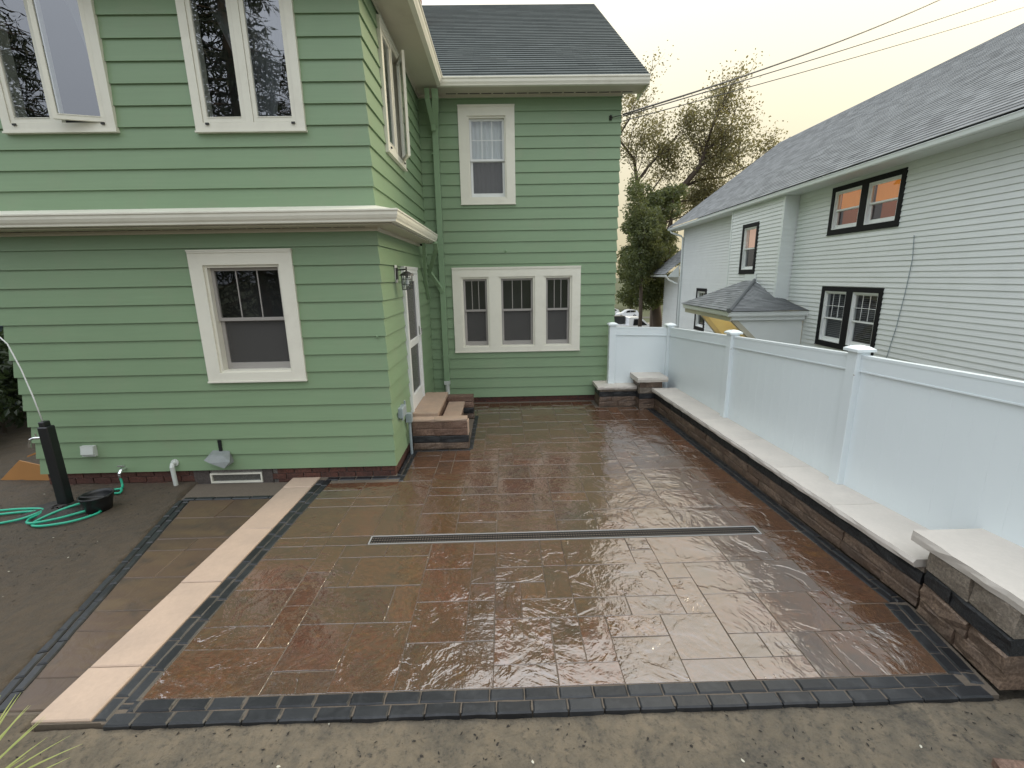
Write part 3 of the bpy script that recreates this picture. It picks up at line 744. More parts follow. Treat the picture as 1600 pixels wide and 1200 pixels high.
def fence_panel(a, b):
    A, B = Vector(a), Vector(b); d = Vector((B.x-A.x, B.y-A.y, 0)); L_ = d.length; d.normalize(); n = Vector((-d.y, d.x, 0))
    dz = (B.z-A.z)/L_
    def xf(u, v, z): return Vector((A.x, A.y, 0)) + d*u + n*v + Vector((0, 0, A.z + dz*u + z))
    r = MB(xf); r.box(.06, L_-.06, -.026, .026, -.145, 0); r.box(.06, L_-.06, -.030, .030, -.022, 0.003); r.box(.06, L_-.06, -.030, .030, -.150, -.138)
    r.build('top_rail', MAT['vinyl'], fe)
    r = MB(xf); r.box(.06, L_-.06, -.025, .025, -1.62, -1.48); r.build('bottom_rail', MAT['vinyl'], fe)
    # tongue and groove sheet: one panel with shallow grooves
    pm = MB(xf); nb = max(3, round((L_-.12)/.152)); w = (L_-.12)/nb; pts = []
    for k in range(nb):
        u0 = .06+w*k; pts += [(u0, .0103), (u0+.002, .0115), (u0+w-.002, .0115), (u0+w, .0103)]
    poly = [(u, -t) for u, t in pts] + [(u, t) for u, t in reversed(pts)]
    pm.prism(poly, (-1.5, -.14)); pm.build('panel', MAT['vinyl'], fe)
for a, b in zip(FP[:-1], FP[1:]): fence_panel(a, b)
# pivot screws on the posts
for (x, y, z) in ((3.08, 6.08, 1.40), (3.14, 3.95, 1.49)):
    s = MB(); s.lathe([(.009, 0), (.009, .006), (.004, .009)], (0, 0, 0), 8); s.xf = lambda a, b, c, x=x, y=y, z=z: Vector((x-c+.02, y+a, z+b)); s.build('screw', MAT['chrome'], fe)

# ------------------------------------------------------------------ walls of clapboard and their windows
class Wall:
    """vertical wall frame: u along the wall, d outwards, z up"""
    def __init__(self, o, u, n): self.o = Vector((o[0], o[1], 0)); self.u = Vector((*u, 0)).normalized(); self.n = Vector((*n, 0)).normalized()
    def __call__(self, u, d, z): return self.o + self.u*u + self.n*d + Vector((0, 0, z))

def siding(W, u0, u1, z0, z1, e, openings, parent, mat, t=.020, m0=0, m1=0, name='siding_board', ztop=None):
    i = 0
    while z0+i*e < z1-1e-4:
        za = z0+i*e; zb = min(za+e, z1); i += 1
        dd = lambda z: t*(1-(z-za)/e)
        cuts = sorted({u0, u1} | {c for o in openings for c in (o[0], o[1]) if u0 < c < u1 and o[3] > za and o[2] < zb})
        cells = []
        for a, b in zip(cuts[:-1], cuts[1:]):
            m = (a+b)/2; free = [(za, zb)]
            for o in openings:
                if o[0] < m < o[1]:
                    nf = []
                    for (p, q) in free:
                        if o[2] >= q or o[3] <= p: nf.append((p, q)); continue
                        if o[2]-p > .004: nf.append((p, o[2]))
                        if q-o[3] > .004: nf.append((o[3], q))
                    free = nf
            for p, q in free: cells.append((a, b, p, q))
        groups = []
        for c in cells:
            for gq in groups:
                l = gq[-1]
                if abs(l[1]-c[0]) < 1e-6 and min(l[3], c[3])-max(l[2], c[2]) > 1e-4: gq.append(c); break
            else: groups.append([c])
        for gq in groups:
            mb = MB(W)
            for (a, b, p, q) in gq:
                ea = lambda z: a - (m0*dd(z) if abs(a-u0) < 1e-6 else 0)
                eb = lambda z: b + (m1*dd(z) if abs(b-u1) < 1e-6 else 0)
                mb.add([(ea(p), dd(p), p), (eb(p), dd(p), p), (eb(q), dd(q), q), (ea(q), dd(q), q)], [(0, 1, 2, 3)])
                if abs(p-za) < 1e-6:
                    mb.add([(ea(p), dd(p), p), (eb(p), dd(p), p), (b, -.012, p+.001), (a, -.012, p+.001)], [(3, 2, 1, 0)])
                mb.add([(a, dd(p), p), (a, dd(q), q), (a, -.012, q), (a, -.012, p)], [(0, 1, 2, 3)]); mb.add([(b, dd(p), p), (b, dd(q), q), (b, -.012, q), (b, -.012, p)], [(3, 2, 1, 0)])
            mb.build(name, mat, parent)

def frame_boxes(W, u0, u1, z0, z1, w, d0, d1, wt=None, wb=None):
    """four butted bars round a rectangle"""
    wt = w if wt is None else wt; wb = w if wb is None else wb
    mb = MB(W); mb.box(u0, u1, d0, d1, z1-wt, z1); mb.box(u0, u1, d0, d1, z0, z0+wb); mb.box(u0, u0+w, d0, d1, z0+wb, z1-wt); mb.box(u1-w, u1, d0, d1, z0+wb, z1-wt)
    return mb

def casing(W, name, u0, u1, z0, z1, cw, parent, mat, mullions=(), proud=.040, cb=None, drip=True, label=None):
    cb = cb or cw
    mb = frame_boxes(W, u0, u1, z0, z1, cw, -.005, proud, cw, cb)
    for (a, b) in mullions: mb.box(a, b, -.005, proud-.002, z0+cb, z1-cw)
    if drip: mb.box(u0-.004, u1+.004, -.004, proud+.010, z1+.001, z1+.016); mb.box(u0+.005, u1-.005, proud+.0005, proud+.010, z1-.018, z1-.001)
    mb.box(u0-.006, u1+.006, -.003, proud+.012, z0-.018, z0-.001)
    o = mb.build(name, mat, parent)
    if label: o['label'] = label
    return o

def room(W, u0, u1, z0, z1, d0, d1, parent, mat='room_dark'):
    mb = MB(W)
    mb.quad((u0,d1,z0),(u1,d1,z0),(u1,d1,z1),(u0,d1,z1)); mb.quad((u0,d0,z0),(u0,d1,z0),(u0,d1,z1),(u0,d0,z1)); mb.quad((u1,d0,z0),(u1,d0,z1),(u1,d1,z1),(u1,d1,z0))
    mb.quad((u0,d0,z0),(u1,d0,z0),(u1,d1,z0),(u0,d1,z0)); mb.quad((u0,d0,z1),(u0,d1,z1),(u1,d1,z1),(u1,d0,z1))
    return mb.build('room_interior', MAT[mat], parent)

def curtain(W, u0, u1, z0, z1, d, parent, mat, waves=7, amp=.012, name='curtain'):
    n = 60; mb = MB(W); vs = []; fs = []
    ph = random.uniform(0, 6)
    for k in range(n+1):
        t = k/n; w = amp*(math.sin(t*waves*6.28+ph)+.5*math.sin(t*waves*2.7*6.28+ph*2)); u = u0+(u1-u0)*t
        vs += [(u, d+w, z0), (u, d+w*.7, z1)]
    for k in range(n): fs.append((2*k, 2*k+2, 2*k+3, 2*k+1))
    mb.add(vs, fs); return mb.build(name, MAT[mat], parent, smooth=True)

def sash(W, u0, u1, z0, z1, w, d0, d1, parent, mat, glass='glass', name='sash', wb=None, mv=(), mh=(), mw=.012):
    frame_boxes(W, u0, u1, z0, z1, w, d0, d1, w, wb or w).build(name, mat, parent)
    wb = wb or w; gm = MB(W); m = (d0+d1)/2; gm.quad((u0+w-.004, m, z0+wb-.004), (u1-w+.004, m, z0+wb-.004), (u1-w+.004, m, z1-w+.004), (u0+w-.004, m, z1-w+.004)); gm.build('pane', MAT[glass], parent)
    a, b, c, d = u0+w, u1-w, z0+wb, z1-w
    for f in mv: mm = MB(W); uc = a+(b-a)*f; mm.box(uc-mw/2, uc+mw/2, m+.0035, d1-.006, c, d); mm.build('muntin', mat, parent)
    for f in mh:
        zc = c+(d-c)*f; xs_ = [a]+[a+(b-a)*g for g in mv]+[b]
        for i in range(len(xs_)-1):
            mm = MB(W); mm.box(xs_[i]+(mw/2 if i else 0), xs_[i+1]-(mw/2 if i < len(xs_)-2 else 0), m+.0035, d1-.007, zc-mw/2, zc+mw/2); mm.build('muntin', mat, parent)

def hung(W, u0, u1, z0, z1, parent, trim_mat, sash_mat, mv=(1/3, 2/3), mh=(), split=.5, d=-.045, jamb=.028, glass_top='glass', glass_bot='screen', room_mat='room_dark', depth=.42, jmat=None):
    """double hung unit in a clear opening u0..u1, z0..z1"""
    jm = MB(W); jm.box(u0-.01, u0+jamb, -.13, .012, z0, z1); jm.box(u1-jamb, u1+.01, -.13, .012, z0, z1); jm.box(u0+jamb, u1-jamb, -.13, .012, z1-jamb, z1+.01); jm.box(u0+jamb, u1-jamb, -.13, .018, z0-.01, z0+.022)
    jm.build('jamb', jmat or trim_mat, parent)
    a, b = u0+jamb+.001, u1-jamb-.001; zc = z0+.022+(z1-jamb-z0-.022)*split
    sash(W, a, b, zc-.012, z1-jamb-.001, .034, d-.022, d+.010, parent, sash_mat, glass_top, mv=mv, mh=mh, wb=.036)
    sash(W, a, b, z0+.023, zc+.020, .040, d-.058, d-.024, parent, sash_mat, glass_bot, wb=.075)
    room(W, u0-.25, u1+.25, z0-.2, z1+.12, d-.062, d-depth, parent, room_mat)

# ---- the green house
gh = empty('green_house', (-2.0, 7.0, 0), 'sage green clapboard house with cream trim and two storey rear extension', 'house')
WF = Wall((0, YF), (1, 0), (0, -1)); WS = Wall((XC_, 0), (0, 1), (1, 0)); WB_ = Wall((0, YB), (1, 0), (0, -1)); WR = Wall((XB, 0), (0, 1), (1, 0)); WL = Wall((XL, 0), (0, 1), (-1, 0))
Z_TOP = 5.44
def inset(r, k): return (r[0]+k, r[1]-k, r[2]+k, r[3]-k)
LW = (-3.49, -2.345, 1.268, 2.742)                   # lower front window (outer casing)
UW2 = (-3.168, -2.03, 3.950, 5.33); UW1 = (-5.137, -3.985, 3.965, 5.345)
SW_ = (6.05, 7.10, 3.93, 5.34)                       # side upper window (u = Y)
DOOR = (6.42, 7.42, .46, 2.56)
TW = (-.933, 1.456, 1.025, 2.575); BW = (-.708, .265, 3.693, 5.268)
op_front = [inset(LW, .07), inset(UW1, .05), inset(UW2, .05)]
G = MAT['green_siding']
siding(WF, XL, XC_, Z_FL, 2.955, E1, op_front, gh, G, m0=1, m1=1)
siding(WF, XL, XC_, 3.188, Z_TOP, E1, op_front, gh, G, m0=1, m1=1)
op_side = [inset(SW_, .05), inset(DOOR, .04)]
siding(WS, YF, YB-.002, Z_FL, 2.955, E1, op_side, gh, G, m0=1)
siding(WS, YF, YB-.002, 3.188, Z_TOP, E1, op_side, gh, G, m0=1)
op_back = [inset(TW, .06), inset(BW, .06)]
siding(WB_, XC_+.002, XB, Z_BL, Z_TOP, E2, op_back, gh, G, m1=1)
siding(WR, YB, 17.9, Z_BL, Z_TOP, E2, [], gh, G, m0=1)
siding(WL, YF, 17.9, Z_FL, Z_TOP, E1, [], gh, G, m0=1)
# gable of the main house on its right end
gm = MB(); gm.add([(XB, YB, Z_TOP), (XB, 17.9, Z_TOP), (XB, 13.3, 8.9)], [(0, 1, 2)]); gm.build('gable', G, gh)
# unseen core boxes added behind the boards and window rooms to block light
c = MB(); c.box(XL+.55, XC_-.55, YF+.55, 17.0, -.1, 5.4); c.box(XC_-.55, XB-.6, YB+.55, 17.0, -.1, 5.4); c.box(XL+.02, XB-.02, 17.6, 17.85, -.1, 5.4)
c.build('wall', MAT['house_dark'], gh)
# brick foundation: mortar bed and bricks
def brick_wall(W, u0, u1, z0, z1, parent, skip=None, mat='brick_red', bed='dirty_mortar', bl=.215, bh=.068, proud=.006, d0=-.03):
    mb = MB(W); mb.box(u0, u1, -.10, d0, z0-.15, z1)
    mb.build('foundation', MAT[bed], parent); i = 0; z = z1-bh-.004
    while z > z0-.05:
        u = u0-(bl/2 if i % 2 else 0)
        while u < u1:
            a, b = max(u+.004, u0), min(u+bl-.004, u1)
            if b-a > .03 and not (skip and skip[0] < (a+b)/2 < skip[1] and z+bh > skip[2]):
                k = MB(W); k.cbox(a, b, d0+.001, d0+.020+random.uniform(-.003, .003), z, z+bh, .004); k.build('brick', MAT[mat], parent)
            u += bl+.002
        z -= bh+.009; i += 1
brick_wall(WF, XL+.03, XC_-.02, -.06, Z_FL-.002, gh, skip=(-3.78, -2.98, -.2), bed='mortar')
brick_wall(WS, YF+.02, YB-.02, -.02, Z_FL-.002, gh)
brick_wall(WB_, XC_+.03, XB-.03, -.02, Z_BL-.002, gh)
# basement window in the foundation
bw = frame_boxes(WF, -3.70, -3.06, -.045, .085, .018, -.028, .004); bwo = bw.build('basement_window', MAT['cream_trim'], gh)
m_ = MB(WF); m_.quad((-3.682, -.02, -.027), (-3.078, -.02, -.027), (-3.078, -.02, .067), (-3.682, -.02, .067)); m_.build('pane', MAT['glass'], bwo)
m_ = MB(WF); m_.box(-3.80, -2.95, -.06, .12, -.11, -.048); m_.build('window_ledge', MAT['dirty_mortar'], bwo)
for a_, b_ in ((-3.90, -3.71), (-3.05, -2.93)): m_ = MB(WF); m_.box(a_, b_, -.029, -.003, -.06, .13); m_.build('surround', MAT['dirty_mortar'], bwo)

CT, GS, WSH = MAT['cream_trim'], MAT['grey_sash'], MAT['white_sash']
# lower front window
w = casing(WF, 'window', *LW, .15, gh, CT, cb=.10)
hung(WF, LW[0]+.15, LW[1]-.15, LW[2]+.10, LW[3]-.15, w, CT, GS, mv=(1/3, 2/3), split=.50, d=-.06)
# casements upstairs: two sashes each
def casements(W, r, parent, open_right=0.0, open_left=0.0, cw=.085, mid=.075, label=None):
    w = casing(W, 'window', *r, cw, parent, CT, mullions=[((r[0]+r[1])/2-mid/2, (r[0]+r[1])/2+mid/2)], cb=.075, drip=True, proud=.045, label=label)
    u0, u1, z0, z1 = r[0]+cw, r[1]-cw, r[2]+.075, r[3]-cw; c = (u0+u1)/2
    for (a, b, op, hinge) in ((u0+.004, c-mid/2-.004, open_left, 0), (c+mid/2+.004, u1-.004, open_right, 1)):
        Wq = W
        if op:
            hu = a if hinge == 0 else b; base = W
            an = math.radians(op) * (1 if hinge == 0 else -1)
            def Wq(u, d, z, hu=hu, an=an, base=base):
                du = u-hu; dd = d-.035; return base(hu+du*math.cos(an)-dd*math.sin(an), .035+du*math.sin(an)+dd*math.cos(an), z)
        sash(Wq, a, b, z0+.004, z1-.004, .042, .002, .036, w, CT, 'glass_coated')
        st = MB(Wq); st.box(a+.0425, b-.0425, .0365, .041, z0+.0465, z0+.054); st.build('glazing_bead', CT, w)
    for uu in (u0+.03, u1-.05):
        k = MB(W); k.box(uu, uu+.035, .0455, .060, z0-.022, z0-.004); k.build('crank_handle', MAT['dark_metal'], w)
    jm = frame_boxes(W, u0-.01, u1+.01, z0-.01, z1+.01, .012, -.16, -.006); jm.build('jamb', CT, w)
    room(W, r[0]-.15, r[1]+.15, r[2]-.1, r[3]+.08, -.17, -.50, w, 'room_mid')
    return w
w1 = casements(WF, UW1, gh, open_right=17)
w2 = casements(WF, UW2, gh)
def swag(W, u0, u1, z0, z1, d, parent, side):
    """curtain tied back towards one side"""
    n, m = 26, 14; mb = MB(W); vs = []; fs = []
    for j in range(m+1):
        s = j/m; z = z1-(z1-z0)*s; wid = (u1-u0)*(1-.72*s**.8)
        for k in range(n+1):
            t = k/n; u = (u0+wid*t) if side < 0 else (u1-wid*t); vs.append((u, d+.02*math.sin(t*30)+.01*math.sin(t*71), z))
    for j in range(m):
        for k in range(n): fs.append((j*(n+1)+k, j*(n+1)+k+1, (j+1)*(n+1)+k+1, (j+1)*(n+1)+k))
    mb.add(vs, fs); return mb.build('curtain', MAT['curtain_grey'], parent, smooth=True)
swag(WF, -3.07, -2.45, 4.15, 5.3, -.26, w2, 1); swag(WF, -2.60, -2.12, 4.05, 5.3, -.24, w2, -1); swag(WF, -4.5, -4.1, 4.1, 5.3, -.26, w1, 1)
w3 = casements(WS, SW_, gh, open_right=24, open_left=0)
# back wall: triple window
w = casing(WB_, 'window', *TW, .16, gh, CT, mullions=[(-.260, -.065), (.600, .775)], cb=.085, label='wide cream framed triple window')
for (a, b) in ((TW[0]+.16, -.260), (-.065, .600), (.775, TW[1]-.16)):
    hung(WB_, a, b, TW[2]+.085, TW[3]-.16, w, CT, GS, mv=(1/3, 2/3), split=.53, d=-.05, jamb=.035)
w = casing(WB_, 'window', *BW, .155, gh, CT, cb=.09, label='cream framed upper window with white lace curtains')
hung(WB_, BW[0]+.155, BW[1]-.155, BW[2]+.09, BW[3]-.155, w, CT, WSH, mv=(1/3, 2/3), mh=(.5,), split=.48, d=-.055)
curtain(WB_, BW[0]+.12, BW[1]-.12, BW[2]+.05, BW[3]-.1, -.16, w, 'curtain_white', 9, .014)
# storm door on the side wall
dc = casing(WS, 'storm_door', *DOOR, .075, gh, WSH, cb=.03, proud=.05, drip=True)
a, b, z0, z1 = DOOR[0]+.075, DOOR[1]-.075, DOOR[2]+.03, DOOR[3]-.075
zm = z0+.98
fm = MB(WS); fm.box(a, a+.09, -.004, .035, z0, z1); fm.box(b-.09, b, -.004, .035, z0, z1); fm.box(a+.09, b-.09, -.004, .035, z1-.10, z1); fm.box(a+.09, b-.09, -.004, .035, z0, z0+.22); fm.box(a+.09, b-.09, -.004, .035, zm-.04, zm+.04)
fm.build('door_leaf', WSH, dc)
for (p, q) in ((z0+.22, zm-.04), (zm+.04, z1-.10)):
    g_ = MB(WS); g_.quad((a+.086, .013, p-.003), (b-.086, .013, p-.003), (b-.086, .013, q+.003), (a+.086, .013, q+.003)); g_.build('pane', MAT['screen'], dc)
    frame_boxes(WS, a+.09, b-.09, p, q, .016, .016, .028).build('glazing_bead', WSH, dc)
room(WS, a-.1, b+.1, z0-.05, z1+.05, -.006, -.45, dc, 'room_dark')
h_ = MB(WS); h_.box(b-.065, b-.035, .035, .05, zm+.06, zm+.20); h_.box(b-.06, b-.04, .05, .075, zm+.07, zm+.085); h_.box(b-.06, b-.04, .075, .088, zm+.07, zm+.17); h_.build('handle', MAT['chrome'], dc)

# pent roof with gutter between the storeys
OX, OY = XC_+.33, YF-.36
PE = 7.95
def swept(profile, name, mat, parent):
    """profile: (out, z) points; swept along the front, round the corner and back along the side wall"""
    mb = MB(); n = len(profile); sta = []
    for (o, z) in profile:
        pass
    for st_ in range(3):
        for (o, z) in profile:
            if st_ == 0: sta.append((XL-.3, YF-o, z))
            elif st_ == 1: sta.append((XC_+o*.917, YF-o, z))
            else: sta.append((XC_+o*.917, PE, z))
    fs = []
    for s_ in range(2):
        for k in range(n-1): fs.append((s_*n+k, (s_+1)*n+k, (s_+1)*n+k+1, s_*n+k+1))
    fs.append(tuple(range(n))); fs.append(tuple(range(2*n, 3*n))[::-1]); mb.add(sta, fs); return mb.build(name, mat, parent)
swept([(.0, 3.195), (.02, 3.195), (.275, 3.125), (.275, 3.105), (.0, 3.105)], 'pent_roof', CT, gh)
gut = swept([(.265, 3.108), (.272, 3.122), (.290, 3.124), (.345, 3.118), (.362, 3.112), (.362, 3.098), (.352, 3.088), (.350, 3.06), (.338, 3.03), (.325, 3.012), (.322, 2.992), (.262, 2.988), (.258, 3.10)], 'gutter', CT, gh)
swept([(.0, 2.985), (.258, 2.985), (.258, 2.970), (.0, 2.970)], 'soffit', MAT['cream_soffit'], gh)
swept([(.0, 2.969), (.026, 2.969), (.026, 2.945), (.016, 2.930), (.0, 2.930)], 'frieze_trim', MAT['cream_soffit'], gh)
u = XL
while u < XC_-.2:
    v_ = MB(); v_.box(u, u+.16, YF-.075, YF-.045, 2.9675, 2.9695); v_.build('soffit_vent', MAT['room_dark'], gh); u += .185
# main eaves: soffits, gutters, roofs
sf = MB(); sf.box(XC_+.42, XB+.33, YB-.42, YB+.02, 5.44, 5.455); sf.build('soffit', MAT['cream_soffit'], gh)
sf = MB(); sf.box(XC_-.02, XC_+.42, YF-.42, YB+.02, 5.442, 5.457); sf.build('soffit', MAT['cream_soffit'], gh)
sf = MB(); sf.box(XL-.4, XC_-.02, YF-.42, YF+.02, 5.440, 5.455); sf.build('soffit', MAT['cream_soffit'], gh)
ft = MB(); ft.box(XC_+.03, XB, YB-.03, YB-.019, 5.395, 5.4395); ft.build('frieze_trim', MAT['cream_soffit'], gh)
ft = MB(); ft.box(XC_+.019, XC_+.03, YF, YB-.03, 5.395, 5.4395); ft.build('frieze_trim', MAT['cream_soffit'], gh)
u = XC_+.5
while u < XB:
    v_ = MB(); v_.box(u, u+.17, YB-.09, YB-.06, 5.437, 5.4395); v_.build('soffit_vent', MAT['room_dark'], gh); u += .20
gp = [(0, 0), (.0, .125), (.085, .128), (.105, .118), (.104, .100), (.090, .088), (.086, .05), (.070, .02), (.064, .0)]
def gutter(p0, p1, out, z, mat, parent, name='gutter', prof=gp, ext=0.0):
    a, b = Vector((*p0, 0)), Vector((*p1, 0)); o = Vector((*out, 0)); vs = []; n = len(prof)
    for p in (a, b):
        for (d, h) in prof: vs.append(p + o*d + Vector((0, 0, z+h)))
    fs = [(k, n+k, n+(k+1) % n, (k+1) % n) for k in range(n)] + [tuple(range(n))[::-1], tuple(range(n, 2*n))]
    return MB().add(vs, fs).build(name, mat, parent)
gutter((XC_+.40, YB-.40), (XB+.34, YB-.40), (0, -1), 5.42, CT, gh)
gutter((XC_+.40, YB-.40), (XC_+.40, YF-.5), (1, 0), 5.43, CT, gh)
fb = MB(); fb.box(XB+.32, XB+.345, YB-.40, YB+.2, 5.40, 5.55); fb.build('fascia', CT, gh)

def stepped_roof(A, B, C_, D, name, mat, parent, exp=.14, step=.012):
    """A,B along the eave (left,right); D above A, C_ above B at the ridge; overlapping courses with real steps"""
    A, B, C_, D = map(Vector, (A, B, C_, D)); n = max(2, int((D-A).length/exp)); nrm = (B-A).cross(D-A).normalized()
    vs = []; fs = []; uvs = []
    for i in range(n):
        t0, t1 = i/n, (i+1)/n
        p = [A+(D-A)*t0, B+(C_-B)*t0, B+(C_-B)*t1, A+(D-A)*t1]; k = len(vs)
        vs += [p[0]+nrm*step, p[1]+nrm*step, p[2]+nrm*.001, p[3]+nrm*.001, p[0]-nrm*.002, p[1]-nrm*.002]
        fs += [(k, k+1, k+2, k+3), (k+4, k+5, k+1, k)]
        w0 = (p[1]-p[0]).length; off = (p[0]-A).dot((B-A).normalized()); off1 = (p[3]-A).dot((B-A).normalized()); w1 = (p[2]-p[3]).length
        v0, v1 = i*exp, (i+1)*exp
        uvs += [(off, v0+.003), (off+w0, v0+.003), (off1+w1, v1-.003), (off1, v1-.003), (off, v0+.002), (off+w0, v0+.002), (off+w0, v0+.004), (off, v0+.004)]
    me = bpy.data.meshes.new(name); me.from_pydata([tuple(v) for v in vs], [], fs); me.update()
    ul = me.uv_layers.new(name='UVMap')
    for i, uvv in enumerate(uvs): ul.data[i].uv = uvv
    o = link(name, me, parent, mat); o['kind'] = 'stuff'; return o
RY, RZ = 13.35, 9.10
stepped_roof((XL-.3, YB-.47, 5.535), (XB+.35, YB-.47, 5.535), (XB+.35, RY, RZ), (XL-.3, RY, RZ), 'roof_shingles', MAT['roof_green'], gh)
stepped_roof((XB+.35, 18.3, 5.50), (XL-.3, 18.3, 5.50), (XL-.3, RY, RZ), (XB+.35, RY, RZ), 'roof_shingles', MAT['roof_green'], gh)
rk = MB(); rk.add([(XB+.33, YB-.46, 5.52), (XB+.348, YB-.46, 5.52), (XB+.348, RY, RZ-.02), (XB+.33, RY, RZ-.02), (XB+.33, YB-.44, 5.40), (XB+.348, YB-.44, 5.40), (XB+.348, RY, RZ-.17), (XB+.33, RY, RZ-.17)],
                  [(0,1,2,3),(4,7,6,5),(1,5,6,2),(0,3,7,4)]); rk.build('rake_board', CT, gh)
rs = MB(); rs.quad((XB, YB-.4, 5.462), (XB+.33, YB-.4, 5.462), (XB+.33, RY, RZ-.12), (XB, RY, RZ-.12)); rs.build('soffit', MAT['cream_soffit'], gh)
# low roof over the extension, above the frame
stepped_roof((XC_+.47, YF-.47, 5.545), (XC_+.47, 12.2, 5.545), (-3.55, 12.2, 7.25), (-3.55, 7.4, 7.25), 'roof_shingles', MAT['roof_green'], gh)
stepped_roof((XL-.47, YF-.47, 5.545), (XC_+.47, YF-.47, 5.545), (-3.55, 7.4, 7.25), (-3.551, 7.4, 7.25), 'roof_shingles', MAT['roof_green'], gh)
# chimney
chm = MB(); chm.box(-2.18, -1.66, 11.2, 11.75, 6.5, 9.9); co_ = chm.build('chimney', MAT['mortar'], gh)
z = 7.3; i = 0
while z < 9.9:
    for (fx, lo, hi) in (('f', -2.18, -1.66), ('r', 11.2, 11.75)):
        u = lo-(.105 if i % 2 else 0)
        while u < hi:
            a, b = max(u+.005, lo), min(u+.205, hi)
            if b-a > .03:
                k = MB()
                if fx == 'f': k.box(a, b, 11.192, 11.2, z, z+.062)
                else: k.box(-1.66, -1.652, a, b, z, z+.062)
                k.build('brick', MAT['chimney_red'], co_)
            u += .21
    z += .073; i += 1
# downspouts
GT = MAT['green_trim']
ds = MB(); ds.rtube([(-1.035, YB-.40, 5.40), (-1.035, YB-.38, 5.28), (-1.09, YB-.10, 4.92), (-1.10, YB-.075, 4.80), (-1.115, YB-.072, .46)], .10, .07); ds.build('downspout', GT, gh)
ds = MB(); ds.rtube([(-1.16, YB-.42, 5.40), (-1.16, YB-.40, 5.26), (-1.12, YB-.16, 4.96), (-1.115, YB-.135, 4.86)], .075, .055); ds.build('downspout_branch', GT, gh)
ds = MB(); ds.rtube([(-1.10, 7.85, 2.985), (-1.10, 7.95, 2.88), (-1.30, 8.36, 2.52), (-1.16, YB-.12, 2.25), (-1.12, YB-.10, 2.15)], .07, .055); ds.build('downspout_branch', GT, gh)
ds = MB(); ds.rtube([(-1.26, 7.70, 2.985), (-1.28, 7.8, 2.85), (-1.345, 8.15, 2.42), (-1.345, 8.45, 2.05)], .05, .04); ds.build('downspout_branch', GT, gh)
ds = MB(); ds.box(-1.17, -1.06, YB-.115, YB-.02, .40, .47); ds.tube([(-1.115, YB-.07, .42), (-1.115, YB-.07, .0)], .042, 12); ds.build('downspout_boot', MAT['pvc_pipe'], gh)
for zz in (.95, 3.0, 4.5):
    s = MB(); s.box(-1.175, -1.055, YB-.112, YB-.018, zz, zz+.022); s.build('strap', GT, gh)

# small fittings on the walls
k = MB(WF); k.box(-5.155, -4.995, .012, .055, .37, .50); k.add([(-5.15, .056, .49), (-5.0, .056, .49), (-5.0, .075, .40), (-5.15, .075, .40), (-5.15, .056, .40), (-5.0, .056, .40)], [(0,3,2,1),(0,4,3),(1,2,5),(4,5,2,3)])
k.build('outlet_cover', MAT['pvc_pipe'], gh)
k = MB(WF); k.tube([(-4.085, .01, .25), (-4.085, .07, .25), (-4.08, .085, .22), (-4.075, .085, -.07)], [.022, .024, .026, .024], 10); k.tube([(-4.085, .012, .25), (-4.085, .03, .25)], .045, 12); k.build('drain_pipe', MAT['pvc_pipe'], gh)
k = MB(WF); k.box(-3.518, -3.482, .012, .030, .33, .53); k.build('wall_strap', MAT['black_plastic'], gh)
k = MB(WF)
k.add([(-3.60, .01, .40), (-3.40, .01, .39), (-3.37, .01, .24), (-3.63, .01, .28), (-3.58, .10, .37), (-3.42, .11, .36), (-3.33, .15, .30), (-3.40, .17, .22), (-3.58, .15, .285), (-3.66, .12, .31)],
      [(0,1,5,4),(1,6,5),(1,2,7,6),(5,6,7,8,4),(0,4,9),(4,8,9),(0,9,3),(3,9,8),(3,8,7,2)]); k.build('vent_hood', MAT['foil_grey'], gh)
k = MB(WS); k.cbox(5.62, 5.85, .006, .075, .66, .79, .008); k.tube([(5.73, .04, .66), (5.73, .04, .60)], .016, 8); k.tube([(5.83, .06, .79), (5.83, .06, .84)], .012, 8); k.build('outlet_cover', MAT['grey_box'], gh)
k = MB(WS); k.box(6.00, 6.09, .02, .10, .48, .60); k.tube([(6.045, .06, .48), (6.045, .06, .0)], .020, 10); k.build('conduit', MAT['grey_box'], gh)
k = MB(WF); k.tube([(-1.476, .012, 1.76), (-1.476, .05, 1.755), (-1.476, .06, 1.775)], .007, 6); k.box(-1.492, -1.460, .006, .014, 1.74, 1.78); k.build('wall_hook', GT, gh)
k = MB(WB_)
star = [(.068+.045*(1 if i % 2 == 0 else .4)*math.sin(i*math.pi/5), 2.865+.045*(1 if i % 2 == 0 else .4)*math.cos(i*math.pi/5)) for i in range(10)]
k.add([(p[0], .016, p[1]) for p in star]+[(.068, .035, 2.865)], [(i, (i+1) % 10, 10) for i in range(10)]); k.build('wall_bracket', GT, gh)
k = MB(WB_); k.lathe([(.02, 0), (.03, .02), (.018, .04), (.03, .06), (.012, .08)], (0, 0, 0), 10); k.xf = lambda a, b, c: WB_(1.93+a, .03+b, 5.02+c); k.build('cable_bracket', MAT['dark_metal'], gh)
k = MB(); k.tube([WB_(1.94, .03, 5.06), WB_(2.02, .06, 5.07), WB_(2.13, .05, 5.09)], .006, 6); k.build('cable_lead', MAT['dark_metal'], gh)
# faucet
k = MB(WF); k.tube([(-4.70, .01, .19), (-4.70, .09, .19), (-4.70, .115, .165), (-4.70, .118, .12)], .017, 8); k.tube([(-4.70, .07, .19), (-4.70, .07, .235)], .009, 6); k.tube([(-4.745, .07, .24), (-4.655, .07, .24)], .010, 6); k.build('faucet', MAT['chrome'], gh)

